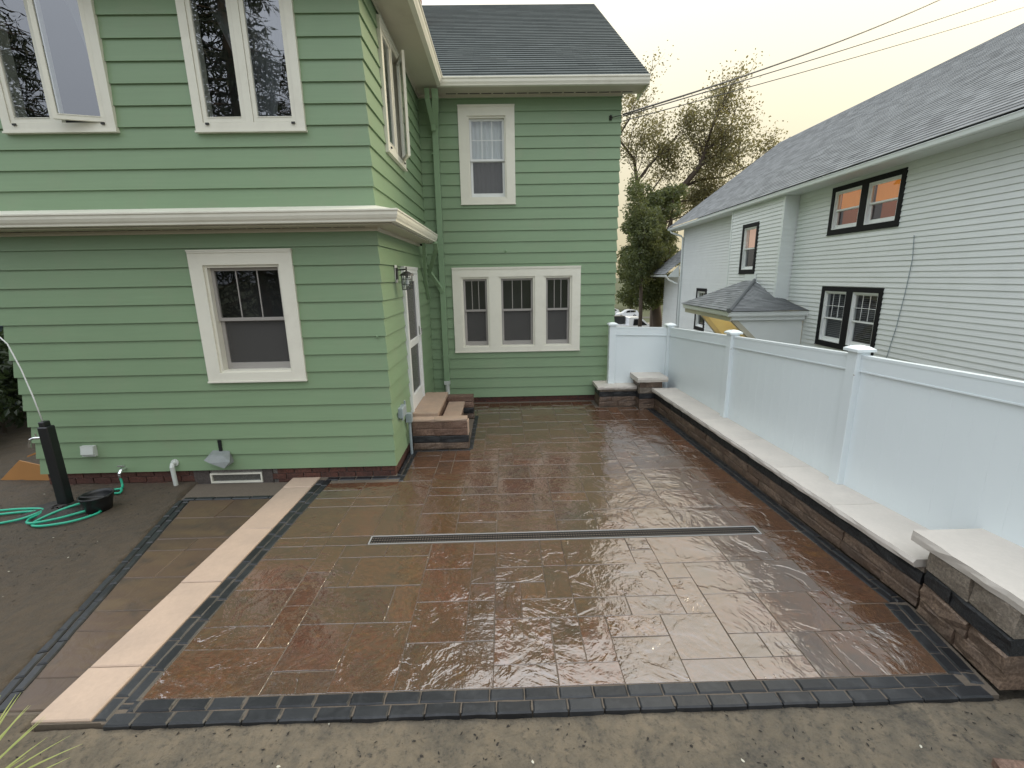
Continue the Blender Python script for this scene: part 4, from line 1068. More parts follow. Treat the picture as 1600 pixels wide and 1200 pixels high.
# lantern by the door
la = empty('wall_lantern', (XC_+.08, 6.1, 2.4), 'black wire cage wall lantern beside the side door', 'lantern')
LY = 6.08
k = MB(WS); k.box(LY-.06, LY+.06, .014, .020, 2.36, 2.58); k.build('mounting_block', WSH, la)
k = MB(WS); k.cbox(LY-.045, LY+.045, .021, .036, 2.40, 2.55, .005); k.tube([(LY, .036, 2.52), (LY, .15, 2.525)], .009, 8); k.tube([(LY, .15, 2.555), (LY, .15, 2.47)], .010, 8); k.build('bracket', MAT['dark_metal'], la)
k = MB(); k.lathe([(.01, .075), (.045, .06), (.088, .03), (.094, .018), (.085, .016), (.02, .02)], (XC_+.15, LY, 2.43), 16); k.build('shade', MAT['dark_metal'], la)
k = MB()
for i in range(8):
    w = i*math.pi/4; c_, s_ = math.cos(w), math.sin(w); k.tube([(XC_+.15+.072*c_, LY+.072*s_, 2.447), (XC_+.15+.066*c_, LY+.066*s_, 2.27)], .0038, 6)
for zz, r in ((2.40, .070), (2.335, .068), (2.27, .066)):
    k.tube([(XC_+.15+r*math.cos(i*math.pi/8), LY+r*math.sin(i*math.pi/8), zz) for i in range(17)], .0038, 6)
k.build('cage', MAT['dark_metal'], la)
k = MB(); k.lathe([(.05, 0), (.055, .03), (.055, .14), (.04, .155)], (XC_+.15, LY, 2.275), 14); k.build('glass_shade', MAT['glass'], la, smooth=True)
k = MB(); k.lathe([(.012, .05), (.012, 0), (.026, -.03), (.03, -.055), (.018, -.08), (.004, -.088)], (XC_+.15, LY, 2.40), 12); k.build('bulb', MAT['curtain_white'], la, smooth=True)

# ------------------------------------------------------------------ entry steps
es = empty('entry_steps', (-.97, 7.0, 0), 'small block built entry steps with tan treads below the storm door', 'steps')
SC = [(0.0, .10, 'wall_brown'), (.10, .205, 'wall_black'), (.205, .31, 'step_brown'), (.31, .415, 'step_brown'), (.415, .455, 'step_tan')]
def cheek(y0, y1, xe, courses):
    fx, fl = oriented((XC_+.055, y0), (xe, y0)); exx, el_ = oriented((xe, y0), (xe, y1))
    for i, (z0, z1, m) in enumerate(courses):
        cuts = [0, fl*(.55 if i % 2 else .40), fl-.001] if i not in (1,) else [0, fl*.5, fl-.001]
        for a, b in zip(cuts[:-1], cuts[1:]): block(fx, a, b, 0, y1-y0, z0, z1, 'block', MAT[m], es)
cheek(6.20, 6.36, -.55, SC)
cheek(7.62, 7.78, -.55, SC[:4])
bx_ = MB()
for (z0, z1, m) in SC[:4]:
    tb = MB(); tb.box(-.5495, -.535, 6.205, 6.355, z0+.002, z1-.002); tb.build('block', MAT['step_tan' if z0 > .15 else m], es)  # upper end facings in paler tan: light on this side put into the colour
tr1 = MB(); tr1.cbox(XC_+.03, -.98, 6.362, 7.618, .445, .50, .008); tr1.build('tread', MAT['step_tan'], es)
tr2 = MB(); tr2.cbox(-.978, -.70, 6.362, 7.618, .27, .325, .008); tr2.build('tread', MAT['step_tan'], es)
for (x, z0, z1, m, n) in ((-1.01, .0, .22, 'step_brown', 0), (-1.01, .222, .444, 'step_brown', 1), (-.73, .0, .134, 'wall_brown', 0), (-.73, .136, .269, 'step_brown', 1)):
    rx2, rl2 = oriented((x, 6.364), (x, 7.616))
    cuts = [0, .42, .84, 1.252] if n else [0, .3, .75, 1.252]
    for a, b in zip(cuts[:-1], cuts[1:]): block(rx2, a, b, .0, .25, z0, z1, 'block', MAT[m], es)

# ------------------------------------------------------------------ white house next door
wh = empty('white_house', (9.5, 12, -.9), 'white clapboard house with grey shingle roof and black window frames', 'house')
DU = Vector((.0484, .9988)); NU = Vector((-.9988, .0484))
NW = Wall((7.657, 2.0), DU, NU)                      # main wall: u runs away from the camera, d towards the fence
BD = .38                                             # the bay stands this far proud
NB = Wall(tuple((Vector((7.657, 2.0)) + NU*BD)), DU, NU)
WE = .1075; WS_, WT = MAT['white_siding'], MAT['white_trim']
Z0N, ZEN = -.95, 4.46
BU0, BU1, UFAR = 11.12, 14.40, 20.4
LD = (7.60, 9.62, .600, 2.045); UD = (7.50, 9.72, 3.285, 4.375); SB = (12.45, 13.50, 2.39, 3.93); SL = (17.1, 18.25, .03, 1.80)
siding(NW, -4.0, BU0, Z0N, ZEN, WE, [inset(LD, .06), inset(UD, .06)], wh, WS_, t=.017)
siding(NB, BU0, BU1, Z0N, ZEN, WE, [inset(SB, .06)], wh, WS_, t=.017)
siding(NW, BU1, UFAR, Z0N, ZEN, WE, [inset(SL, .06)], wh, WS_, t=.017)
# bay return faces
NR = Wall(NW(BU0, 0, 0)[:2], -NU*-1, -DU); siding(NR, 0, BD, Z0N, ZEN, WE, [], wh, WS_, t=.017)
NR2 = Wall(NW(BU1, 0, 0)[:2], NU, DU); siding(NR2, 0, BD, Z0N, ZEN, WE, [], wh, WS_, t=.017)
FE = Wall(NW(UFAR, 0, 0)[:2], -NU, DU); siding(FE, 0, 9.6, Z0N, ZEN, WE*2, [], wh, WS_, t=.017)
c = MB(NW); c.box(-4, UFAR-.3, -.5, -9.3, Z0N, 4.4); c.build('wall', MAT['house_dark'], wh)  # unseen core box added inside the house to keep light from passing through
for (W, u, a, b) in ((NB, BU0, -.012, .085), (NB, BU1-.06, 0, .075)):
    k = MB(W); k.box(u+a, u+b, -.02, .022, Z0N, ZEN-.02); k.build('corner_board', WT, wh)
k = MB(NW); k.box(BU0-.022, BU0-.002, .06, BD+.021, Z0N, ZEN-.02); k.build('corner_board', WT, wh)
k = MB(NW); k.box(UFAR-.09, UFAR+.02, -.02, .022, Z0N, ZEN-.02); k.build('corner_board', WT, wh)
BT = MAT['black_trim']
def nwin(W, r, pairs, parent, mh=(), mv=(), split=.5, cw=.11, room_mat='room_dark', mull=.2):
    u0, u1, z0, z1 = r; mid = (u0+u1)/2
    w = casing(W, 'window', *r, cw, parent, BT, mullions=[(mid-mull/2, mid+mull/2)] if pairs == 2 else [], proud=.03, drip=False)
    spans = [(u0+cw, mid-mull/2), (mid+mull/2, u1-cw)] if pairs == 2 else [(u0+cw, u1-cw)]
    for (a, b) in spans: hung(W, a, b, z0+cw, z1-cw, w, BT, WSH, mv=mv, mh=mh, split=split, d=-.035, jamb=.03, glass_bot='glass', room_mat=room_mat, jmat=WSH, depth=.30)
    return w, spans
w, spans = nwin(NW, LD, 2, wh, mh=(.5,), mv=(1/3, 2/3), split=.46)
for a, b in spans:
    z = LD[2]+.16
    while z < LD[3]-.16:                                 # window blinds
        k = MB(NW); k.box(a+.05, b-.05, -.165, -.14, z, z+.004); k.build('blind_slat', MAT['curtain_grey'], w); z += .045
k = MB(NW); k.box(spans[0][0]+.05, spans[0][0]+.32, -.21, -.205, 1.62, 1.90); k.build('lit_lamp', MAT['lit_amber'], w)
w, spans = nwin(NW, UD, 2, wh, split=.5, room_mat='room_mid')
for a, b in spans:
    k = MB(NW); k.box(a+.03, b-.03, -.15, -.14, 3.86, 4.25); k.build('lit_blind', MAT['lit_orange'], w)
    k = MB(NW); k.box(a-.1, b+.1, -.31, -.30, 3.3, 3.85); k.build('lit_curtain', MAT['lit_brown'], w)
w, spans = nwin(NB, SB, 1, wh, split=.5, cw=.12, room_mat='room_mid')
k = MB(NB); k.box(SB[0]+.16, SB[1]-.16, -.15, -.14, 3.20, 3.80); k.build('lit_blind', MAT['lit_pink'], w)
nwin(NW, SL, 1, wh, mh=(), mv=(1/3, 2/3), split=.5, cw=.13)
# eaves and roof
sf = MB(NW); sf.box(-4.2, UFAR+.75, -.02, .48, ZEN, ZEN+.02); sf.build('soffit', WT, wh)
def nwp(u, d, z): return NW(u, d, z)
gpts = [(0, 0), (0, .10), (.075, .105), (.09, .095), (.078, .07), (.07, .02), (.055, 0)]
gutter(NW(-4.2, .485, 0)[:2], NW(UFAR+.80, .485, 0)[:2], NU, ZEN+.005, WT, wh, prof=gpts)
RA = NW(-4.2, .565, ZEN+.135); RB = NW(UFAR+.80, .565, ZEN+.135)
RC = Vector((13.05, 22.9, 8.30)); RD = Vector((12.85, -2.3, 8.26))
stepped_roof(RB, RA, RD, RC, 'roof_shingles', MAT['roof_grey'], wh, .135, .011)
Rb2 = Vector((17.9, 22.9, 4.5)); Ra2 = Vector((17.7, -2.3, 4.5))
stepped_roof(Ra2, Rb2, RC, RD, 'roof_shingles', MAT['roof_grey'], wh, .135, .011)
gb = MB(); gb.add([NW(UFAR+.02, 0, ZEN), NW(UFAR+.02, -9.2, ZEN), Vector((13.05, 22.45, 8.05))], [(0, 1, 2)]); gb.build('gable', WS_, wh)
# downspout at the far corner
k = MB(); k.tube([NW(UFAR+.55, .50, ZEN+.01), NW(UFAR+.50, .46, ZEN-.10), NW(UFAR+.05, .12, ZEN-.30), NW(UFAR-.05, .065, ZEN-.42), NW(UFAR-.05, .065, -1.0)], .042, 8); k.build('downspout', WT, wh)
k = MB(); k.tube([NW(9.9-5.0+3.35, .02, 3.05), NW(8.25, .02, 3.0), NW(8.2, .02, 0)], .008, 6)
cb = MB(); cb.tube([NW(7.05, .03, 3.06), NW(7.0, .022, 2.6), NW(7.03, .022, 2.0), NW(7.10, .022, 1.3), NW(7.22, .022, .6), NW(7.30, .022, -.2)], .007, 6); cb.build('cable', MAT['grey_box'], wh)
# low wing beyond
wg = MB(); wg.prism([(8.56, 22.55), (12.5, 22.35), (12.6, 24.7), (8.66, 24.7)], (-1.6, 2.30)); wg.build('wing_wall', WS_, wh)
WG = Wall((8.545, 22.46), (.048, .999), (-.999, .048)); siding(WG, 0, 2.25, -1.2, 2.28, WE, [], wh, WS_, t=.017)
stepped_roof((7.98, 25.0, 2.42), (7.90, 22.5, 2.42), (10.6, 22.4, 4.6), (10.7, 25.0, 4.6), 'roof_shingles', MAT['roof_grey'], wh)
gutter((7.97, 22.5), (8.05, 25.0), (-1, .03), 2.28, WT, wh, prof=gpts)
k = MB(); k.prism([(7.98, 2.27), (8.55, 2.27), (8.55, 2.85)], (22.47, 22.50), 'y'); k.build('wing_fascia', WT, wh)
k = MB(); k.tube([(8.02, 22.7, 2.28), (8.1, 22.6, 2.15), (8.45, 22.42, 1.95)], .04, 8); k.build('downspout', WT, wh)

# side entrance hood
HU0, HU1, HD, HZ = 10.15, 13.75, 2.03, 1.26
hd = MB(NW); hd.box(HU0+.05, HU1-.05, BD+.02, HD-.05, HZ-.005, HZ+.015); hood = hd.build('entrance_hood', MAT['porch_board'], wh)
def hood_gutter(p0, p1, out):
    gutter(p0, p1, out, HZ, WT, hood, prof=[(0, 0), (0, .13), (.06, .135), (.075, .12), (.06, .09), (.055, .03), (.04, 0)], name='hood_gutter')
hood_gutter(NW(HU0, HD, 0)[:2], NW(HU1, HD, 0)[:2], NU)
hood_gutter(NW(HU0, .0, 0)[:2], NW(HU0, HD+.07, 0)[:2], -DU)
e0, e1, e2, e3 = NW(HU0-.09, HD+.09, HZ+.15), NW(HU1+.09, HD+.09, HZ+.15), NW(HU0-.09, .02, HZ+.15), NW(HU1+.09, BD, HZ+.15)
t0, t1 = NW(12.36, BD+.02, 2.17), NW(12.96, BD+.02, 2.17)
mid_ = NW(10.9, .03, HZ+.30)
stepped_roof(e1, e0, t0, t1, 'hood_shingles', MAT['roof_grey'], hood, .125, .012)
stepped_roof(e0, e2, mid_, t0, 'hood_shingles', MAT['roof_grey'], hood, .125, .012)
stepped_roof(e3, e1, t1, t1+Vector((.001, 0, 0)), 'hood_shingles', MAT['roof_grey'], hood, .125, .012)
k = MB(); k.tube([e0+Vector((0, 0, .02)), t0+Vector((0, 0, .02))], .07, 6, r2=.05); k.build('hip_cap', MAT['roof_grey'], hood)
k = MB(); k.rtube([t0, NW(11.1, BD+.015, 1.50)], .03, .06); k.build('flashing', WT, hood)
k = MB(NB); k.box(12.30, 13.02, .014, .03, 2.16, 2.38); k.build('flashing_board', WT, hood)
for (uu, th, m) in ((HU0+.10, .05, WT), (HU0+2.25, .05, MAT['porch_board'])):
    dd0 = .03 if uu < BU0 else BD+.03
    k = MB(); pts = [(HD-.14, HZ-.006), (dd0, HZ-.006), (dd0, -.55)]
    vs = [NW(uu+s_, p[0], p[1]) for s_ in (0, th) for p in pts]; k.add(vs, [(0, 1, 2), (5, 4, 3), (0, 3, 4, 1), (1, 4, 5, 2), (2, 5, 3, 0)]); k.build('side_panel', m, hood)
    k = MB(); k.rtube([NW(uu+th/2, HD-.06, HZ-.02), NW(uu+th/2, dd0-.02, -.60)], .13, .11); k.build('brace', MAT['cream_soffit'], hood)  # brace in the darker soffit cream, its shade put into the colour
k = MB(NW); k.box(HU0+.02, HU1-.02, HD-.05, HD-.012, HZ-.13, HZ+.10); k.build('fascia', MAT['cream_soffit'], hood)
k = MB(NW); k.box(HU0+.012, HU0+.05, .03, HD-.052, HZ-.10, HZ+.10); k.build('fascia', WT, hood)
k = MB(NB); k.box(11.45, 12.35, .02, .05, Z0N+.2, 1.1); k.build('side_door', MAT['door_brown'], hood)
k = MB(NB); k.box(11.36, 11.449, .018, .06, Z0N+.2, 1.18); k.box(12.351, 12.44, .018, .06, Z0N+.2, 1.18); k.box(11.449, 12.351, .018, .06, 1.101, 1.18); k.build('door_frame', WT, hood)
k = MB(); k.lathe([(.10, 0), (.10, -.03), (.07, -.06), (.02, -.075)], NW(11.3, 1.1, HZ-.006), 14); k.build('ceiling_lamp', MAT['lit_amber'], hood)
pl = bpy.data.objects.new('porch_light', bpy.data.lights.new('porch_light', 'POINT')); COL.objects.link(pl)
pl.location = NW(11.3, 1.15, HZ-.22); pl.data.energy = 12; pl.data.color = (1.0, .76, .32); pl.data.shadow_soft_size = .08

# ------------------------------------------------------------------ foliage
def leaf_mesh(name, pts, size, seed, droop=.0, aspect=.55, mat=None):
    rnd = random.Random(seed); vs = []; fs = []; tones = []
    for (p, s) in pts:
        s = s*size*rnd.uniform(.6, 1.35); th = rnd.uniform(0, 6.283); el = rnd.uniform(-.9, .9) - droop
        a = Vector((math.cos(th)*math.cos(el), math.sin(th)*math.cos(el), math.sin(el))); b = a.cross(Vector((rnd.uniform(-1, 1), rnd.uniform(-1, 1), rnd.uniform(-.2, 1)))).normalized()
        n = a.cross(b); k = len(vs)
        vs += [p, p+a*s*.45+b*s*aspect*.5+n*s*.06, p+a*s, p+a*s*.45-b*s*aspect*.5+n*s*.06]; fs.append((k, k+1, k+2, k+3)); tones.append(rnd.random())
    me = bpy.data.meshes.new(name); me.from_pydata([tuple(v) for v in vs], [], fs); me.update()
    at = me.attributes.new('tone', 'FLOAT', 'FACE'); at.data.foreach_set('value', tones)
    return me

def grow(rnd, mb, p, d, r, length, depth, tips, spread=.55, curl=.18, up=.06, minr=.012):
    """recursive limbs; collects twig points in tips"""
    n = 5; path = [p]; rad = [r]
    for i in range(n):
        d = (d + Vector((rnd.uniform(-1, 1), rnd.uniform(-1, 1), rnd.uniform(-.7, 1)))*curl + Vector((0, 0, up))).normalized()
        p = p + d*(length/n); path.append(p); rad.append(r*(1-.55*(i+1)/n))
    mb.tube(path, rad, 6 if r > .05 else 4, cap=False)
    if depth <= 1: tips.extend([(q, d) for q in path[2:]])
    if depth == 0: return
    for k in range(rnd.choice([2, 3, 3])):
        q = path[rnd.randint(2, n)]; ax = Vector((rnd.uniform(-1, 1), rnd.uniform(-1, 1), rnd.uniform(-1, 1))).normalized()
        nd = (d + ax*spread*rnd.uniform(.7, 1.6)).normalized()
        grow(rnd, mb, q, nd, max(minr, rad[-1]*.9), length*rnd.uniform(.55, .8), depth-1, tips, spread, curl, up, minr)

# airy tree with bare limbs: the limbs are laid out one by one
at_ = empty('airy_tree', (10.4, 31, -2.2), 'tall thin leaved tree with bare forked limbs above the white roof', 'tree')
rnd = random.Random(4); tb = MB(); tips = []
def limb(pts, r0, r1, sub, ln, depth=2):
    pts = [Vector((p[0], p[1], p[2] if p[2] < 6.6 else 6.6+(p[2]-6.6)*.76)) for p in pts]; ln *= .85; n = len(pts); tb.tube(pts, [r0+(r1-r0)*i/(n-1) for i in range(n)], 8, cap=False)
    for k in range(sub):
        t = rnd.uniform(.35, 1.0)*(n-1); i = min(int(t), n-2); q = pts[i]+(pts[i+1]-pts[i])*(t-i); d = (pts[i+1]-pts[i]).normalized()
        nd = (d*.6 + Vector((rnd.uniform(-1, 1), rnd.uniform(-1, 1), rnd.uniform(-.3, .9)))).normalized()
        grow(rnd, tb, q, nd, r1*.8, ln*rnd.uniform(.7, 1.2), depth, tips, .6, .22, .05)
limb([(10.4, 31, -2.3), (10.3, 31, 1.5), (10.2, 31, 4.5), (10.7, 30.9, 6.6)], .38, .24, 0, 1)
limb([(10.7, 30.9, 6.6), (11.6, 30.8, 8.2), (12.5, 30.6, 9.7), (12.75, 30.5, 10.8), (12.9, 30.4, 12.0), (13.3, 30.2, 14.0)], .22, .05, 15, 2.0)
limb([(12.5, 30.6, 9.7), (13.2, 30.4, 10.4), (14.0, 30.2, 10.2), (15.0, 30.0, 9.4)], .10, .035, 11, 1.5)
limb([(11.6, 30.8, 8.2), (13.0, 31.4, 8.9), (14.6, 31.6, 9.1), (16.3, 31.4, 10.1)], .11, .03, 12, 1.5)
limb([(10.2, 31, 4.5), (9.2, 30.8, 7.0), (8.6, 30.6, 8.6), (8.3, 30.4, 10.2), (7.2, 30.2, 11.8), (7.9, 30.1, 13.2)], .17, .04, 15, 1.8)
limb([(8.6, 30.6, 8.6), (9.5, 31.2, 10.0), (10.5, 31.4, 11.3), (11.3, 31.3, 12.4)], .09, .03, 10, 1.6)
limb([(12.75, 30.5, 10.8), (13.9, 30.9, 12.0), (14.6, 31.2, 13.2), (14.8, 31.2, 14.4)], .08, .02, 8, 1.3)
limb([(10.7, 30.9, 6.6), (11.9, 31.3, 7.2), (13.2, 31.6, 7.3), (14.4, 31.8, 7.9)], .08, .02, 12, 1.4)
limb([(10.2, 31, 4.5), (11.0, 31.5, 5.8), (12.2, 31.8, 6.2), (13.0, 31.9, 6.9)], .07, .02, 10, 1.3)
limb([(9.2, 30.8, 7.0), (10.0, 31.4, 8.4), (10.6, 31.6, 9.4), (11.0, 31.6, 10.4)], .06, .02, 10, 1.3)
tb.build('trunk', MAT['bark'], at_, smooth=True)
lp = []
for (q, d) in tips:
    for _ in range(6):
        lp.append((q + Vector((rnd.gauss(0, .34), rnd.gauss(0, .34), rnd.gauss(-.05, .30))), 1))
link('crown', leaf_mesh('crown', lp, .145, 9, .2, .6), at_, MAT['leaf_sparse'])

def blob_points(rnd, blobs, n, shell=.55):
    pts = []; tot = sum(b[3]*b[4]*b[5] for b in blobs)
    for (cx, cy, cz, rx, ry, rz) in blobs:
        for _ in range(int(n*rx*ry*rz/tot)):
            v = Vector((rnd.gauss(0, 1), rnd.gauss(0, 1), rnd.gauss(0, 1))).normalized()*(shell+(1-shell)*rnd.random()**.7)
            w = 1+.28*noise.noise(Vector((cx+v.x*2.3, cy+v.y*2.3, cz+v.z*2.3)))*2
            pts.append((Vector((cx+v.x*rx*w, cy+v.y*ry*w, cz+v.z*rz*w)), 1))
    return pts
def leafy_tree(name, base, label, blobs, n, size, mat, trunk_r, seed, cat='tree', group=None, top=None):
    rnd = random.Random(seed); o = empty(name, base, label, cat, group); B = Vector(base); tb = MB()
    hz = min(b[2]-b[5]*.4 for b in blobs)
    c = sum((Vector(b[:3]) for b in blobs), Vector())/len(blobs)
    mid = B + Vector(((c.x-B.x)*.3, (c.y-B.y)*.3, (hz-B.z)*.9+.2)); tb.tube([B-Vector((0, 0, .3)), B+(mid-B)*.5+Vector((.05, 0, 0)), mid], [trunk_r*1.25, trunk_r, trunk_r*.85], 10)
    for b in blobs:
        e = Vector(b[:3]); k = mid+(e-mid)*.5+Vector((rnd.uniform(-.3, .3), rnd.uniform(-.3, .3), rnd.uniform(0, .5))); tb.tube([mid, k, e], [trunk_r*.55, trunk_r*.35, trunk_r*.12], 6)
    tb.build('trunk', MAT['bark'], o, smooth=True)
    link('crown', leaf_mesh('crown', blob_points(rnd, blobs, n), size, seed+1, .35, .6), o, mat); return o
rb = random.Random(21)
bl = []
for k in range(46):
    t = rb.random(); z = .7+t*6.3; w = 1.9*(1-.28*t)*(.8 if t < .12 else 1)
    an = rb.uniform(0, 6.28); bl.append((8.75+.1*t+math.cos(an)*w*rb.uniform(.2, 1)-.3, 27.0+math.sin(an)*w*rb.uniform(.2, 1), z, rb.uniform(.45, .9), rb.uniform(.45, .9), rb.uniform(.35, .7)))
leafy_tree('shade_tree', (9.25, 27.0, -1.95), 'dense dark green tree between the two houses in front of the parked cars', bl, 34000, .15, MAT['leaf_dark'], .30, 31)
bl = [(6.9, 24.6, 5.6, .55, .6, .9), (7.4, 24.7, 4.6, .85, .9, 1.0), (7.1, 24.8, 2.8, .9, .9, 1.0), (6.8, 24.6, 6.8, .35, .4, .7), (7.9, 24.9, 3.4, .8, .8, .8), (8.1, 25.1, 5.2, .5, .5, .7)]
leafy_tree('young_tree', (7.4, 24.7, -1.6), 'narrow upright green tree close beside the green house corner', bl, 12000, .12, MAT['leaf_dark'], .10, 35)
# background trees beyond the street
for i, (x, y, h, lab) in enumerate(((22, 112, 11, 'far rounded tree straight beyond the parked cars'), (33, 118, 13, 'farther tall tree behind the pale parked cars to the right'), (12, 108, 10, 'far tree just showing past the green house corner'))):
    rr = random.Random(60+i); zb = terrain(x, y)
    bl = [(x+rr.uniform(-3.4, 3.4), y+rr.uniform(-2, 2), zb+2.5+rr.random()*h*.75, rr.uniform(1.6, 2.6), rr.uniform(1.4, 2.2), rr.uniform(1.2, 2.0)) for _ in range(14)]
    leafy_tree('background_tree', (x, y, zb), lab, bl, 4200, .75, MAT['leaf_dark'], .35, 70+i, group='trees beyond the street')
# hedge left of the house
hg = empty('hedge', (-8.6, 7.2, 0), 'dark leafy hedge past the left end of the green house', 'hedge'); rr = random.Random(8)
bl = [(-8.6+rr.uniform(-1.2, .55), 5.6+rr.random()*4.4, .25+rr.random()*1.15, .55, .5, .42) for _ in range(38)]
st_ = MB()
for k in range(14):
    x, y = -8.7+rr.uniform(-.7, .5), 5.6+k*.32; st_.tube([(x, y, -.1), (x+rr.uniform(-.1, .1), y, .5), (x+rr.uniform(-.2, .2), y+rr.uniform(-.2, .2), 1.2)], .03, 5, r2=.012)
st_.build('stem', MAT['bark'], hg); link('foliage', leaf_mesh('foliage', blob_points(rr, bl, 12000), .13, 81, .5, .5), hg, MAT['leaf_hedge'])
# spruce behind the camera: it is what the upstairs windows mirror
def spruce(name, base, h, R, label, seed):
    rr = random.Random(seed); o = empty(name, base, label, 'tree'); B = Vector(base); tb = MB(); tb.tube([B, B+Vector((0, 0, h*.5)), B+Vector((0, 0, h))], [.28, .16, .02], 8); pts = []
    z = 1.2
    while z < h-.2:
        n = 7; w = R*(1-z/h)**.85
        for k in range(n):
            an = rr.uniform(0, 6.28); L_ = w*rr.uniform(.7, 1.1); d = Vector((math.cos(an), math.sin(an), -.28)); q = B+Vector((0, 0, z)); tb.tube([q, q+d*L_*.6, q+d*L_+Vector((0, 0, .12*L_))], [.03, .02, .008], 4)
            m = int(14+L_*26)
            for i in range(m):
                t = rr.random()**.7; s = Vector((-math.sin(an), math.cos(an), 0))*rr.gauss(0, .16+.18*(1-t))*L_*.5; pts.append((q+d*L_*t+s+Vector((0, 0, rr.gauss(-.12, .10))), 1))
        z += .42
    tb.build('trunk', MAT['bark'], o); link('crown', leaf_mesh('crown', pts, .34, seed+1, .5, .16), o, MAT['leaf_needle']); return o
spruce('spruce_tree', (-9.6, -8.0, -.1), 19.0, 4.6, 'tall dark spruce mirrored in the right upstairs window', 91)
spruce('spruce_tree', (-18.6, -8.5, -.1), 18.0, 4.2, 'dark spruce mirrored in the left upstairs window', 95)

# striped ornamental grass at the lower left
og = empty('ornamental_grass', (-2.66, 1.60, 0), 'yellow striped grass tuft at the edge of the coping', 'plant'); rr = random.Random(14)
tips_ = [(-2.70, 2.02, .30), (-2.66, 2.05, .27), (-2.62, 2.04, .29), (-2.55, 2.00, .25), (-2.50, 1.97, .28), (-2.42, 1.95, .22), (-2.38, 1.92, .27), (-2.33, 1.86, .20), (-2.20, 1.85, .22), (-2.12, 1.82, .20), (-2.15, 1.78, .17), (-2.45, 1.85, .10), (-2.80, 2.00, .28), (-2.95, 1.9, .3), (-3.1, 1.7, .3), (-2.4, 1.5, .25), (-2.9, 1.3, .3), (-2.6, 1.25, .3)]
for t_ in tips_:
    b0 = Vector((-2.66+rr.uniform(-.05, .05), 1.60+rr.uniform(-.05, .05), -.02)); t = Vector(t_); mb = MB(); n = 7; vs = []; fs = []
    side = (t-b0).cross(Vector((0, 0, 1))).normalized(); w = rr.uniform(.010, .015)
    for k in range(n+1):
        s = k/n; p = b0+(t-b0)*s + Vector((0, 0, .10*s*(1-s))); ww = w*(1-s**2.0)+.0008
        vs += [p-side*ww, p-side*ww*.35+Vector((0, 0, -ww*.4)), p+side*ww*.35+Vector((0, 0, -ww*.4)), p+side*ww]
    for k in range(n): fs += [(k*4+j, k*4+j+1, k*4+j+5, k*4+j+4) for j in range(3)]
    mb.add(vs, fs); me = mb.mesh('blade'); at = me.attributes.new('tone', 'FLOAT', 'FACE'); at.data.foreach_set('value', [.15 if i % 3 == 1 else 1.0 for i in range(len(fs))]); link('blade', me, og, MAT['blade'])

# ------------------------------------------------------------------ things by the left wall
gp_ = empty('garden_post', (-4.95, 4.76, 0), 'black square garden water post with a chrome tap', 'post')
k = MB(); k.cbox(-5.005, -4.895, 4.71, 4.81, -.05, .93, .010); k.build('post', MAT['black_plastic'], gp_)
k = MB(); k.cbox(-4.99, -4.925, 4.72, 4.80, .931, .985, .008); k.build('post_top', MAT['black_plastic'], gp_)
k = MB(); k.tube([(-5.004, 4.76, .80), (-5.10, 4.75, .80), (-5.135, 4.745, .785), (-5.15, 4.74, .74), (-5.155, 4.74, .70)], .014, 8); k.tube([(-5.075, 4.755, .80), (-5.075, 4.755, .85)], .008, 6); k.build('tap', MAT['chrome'], gp_)
wc = empty('cable', (-4.97, 4.76, .98), 'thin white cable arching up from the black garden post', 'cable')
k = MB(); P = [(-4.97, 4.76, .985), (-5.02, 4.78, 1.25), (-5.09, 4.80, 1.55), (-5.16, 4.80, 1.82), (-5.25, 4.80, 1.93), (-5.38, 4.80, 1.955), (-5.55, 4.79, 1.93), (-5.7, 4.78, 1.86)]
k.tube(P, .007, 6); k.build('wire', MAT['white_sash'], wc, smooth=True)
bk = empty('bucket', (-4.5, 4.66, 0), 'dirty black rubber bucket standing beside the brick foundation', 'bucket')
k = MB(); k.lathe([(.11, 0), (.13, .10), (.15, .17), (.156, .175), (.156, .19), (.144, .19), (.138, .16), (.115, .05), (.02, .045)], (-4.50, 4.66, -.02), 22); k.build('tub', MAT['black_plastic'], bk, smooth=True)
k = MB(); k.tube([(-4.50+.155*math.cos(a), 4.66-.02-.06*math.sin(a), .155+.02*math.sin(a)) for a in [math.pi*i/12 for i in range(13)]], .006, 6); k.build('handle', MAT['dark_metal'], bk)
sl = MB()
for (a, b, r, h, s_) in ((-4.92, 4.66, .42, .075, 1),):
    n = 26; ring = 7; vs = [(a, b, h-.03)]; fs = []
    for i in range(1, ring+1):
        for k_ in range(n):
            w = 2*math.pi*k_/n; q = r*i/ring*(1+.2*noise.noise(Vector((math.cos(w)*2, math.sin(w)*2, 1.3)))); zz = h*(1-(i/ring)**1.6)-.03+.018*noise.noise(Vector((a+q*math.cos(w)*9, b+q*math.sin(w)*9, 2)))
            vs.append((a+q*math.cos(w)*1.15, b+q*math.sin(w)*.75, zz))
    for k_ in range(n): fs.append((0, 1+k_, 1+(k_+1) % n))
    for i in range(ring-1):
        for k_ in range(n): fs.append((1+i*n+k_, 1+i*n+(k_+1) % n, 1+(i+1)*n+(k_+1) % n, 1+(i+1)*n+k_))
    sl.add(vs, fs)
t = NT('wet_soil'); n_ = t.noise(22, 6, .7); t.setp(color=t.mix(n_, (.018, .015, .013), (.05, .043, .036)), rough=.7, normal=t.bump(n_, .9, .02)); MAT['wet_soil'] = t.m
tag(sl.build('soil_heap', MAT['wet_soil'], smooth=True), 'low heap of dark wet soil around the foot of the garden post', 'soil')
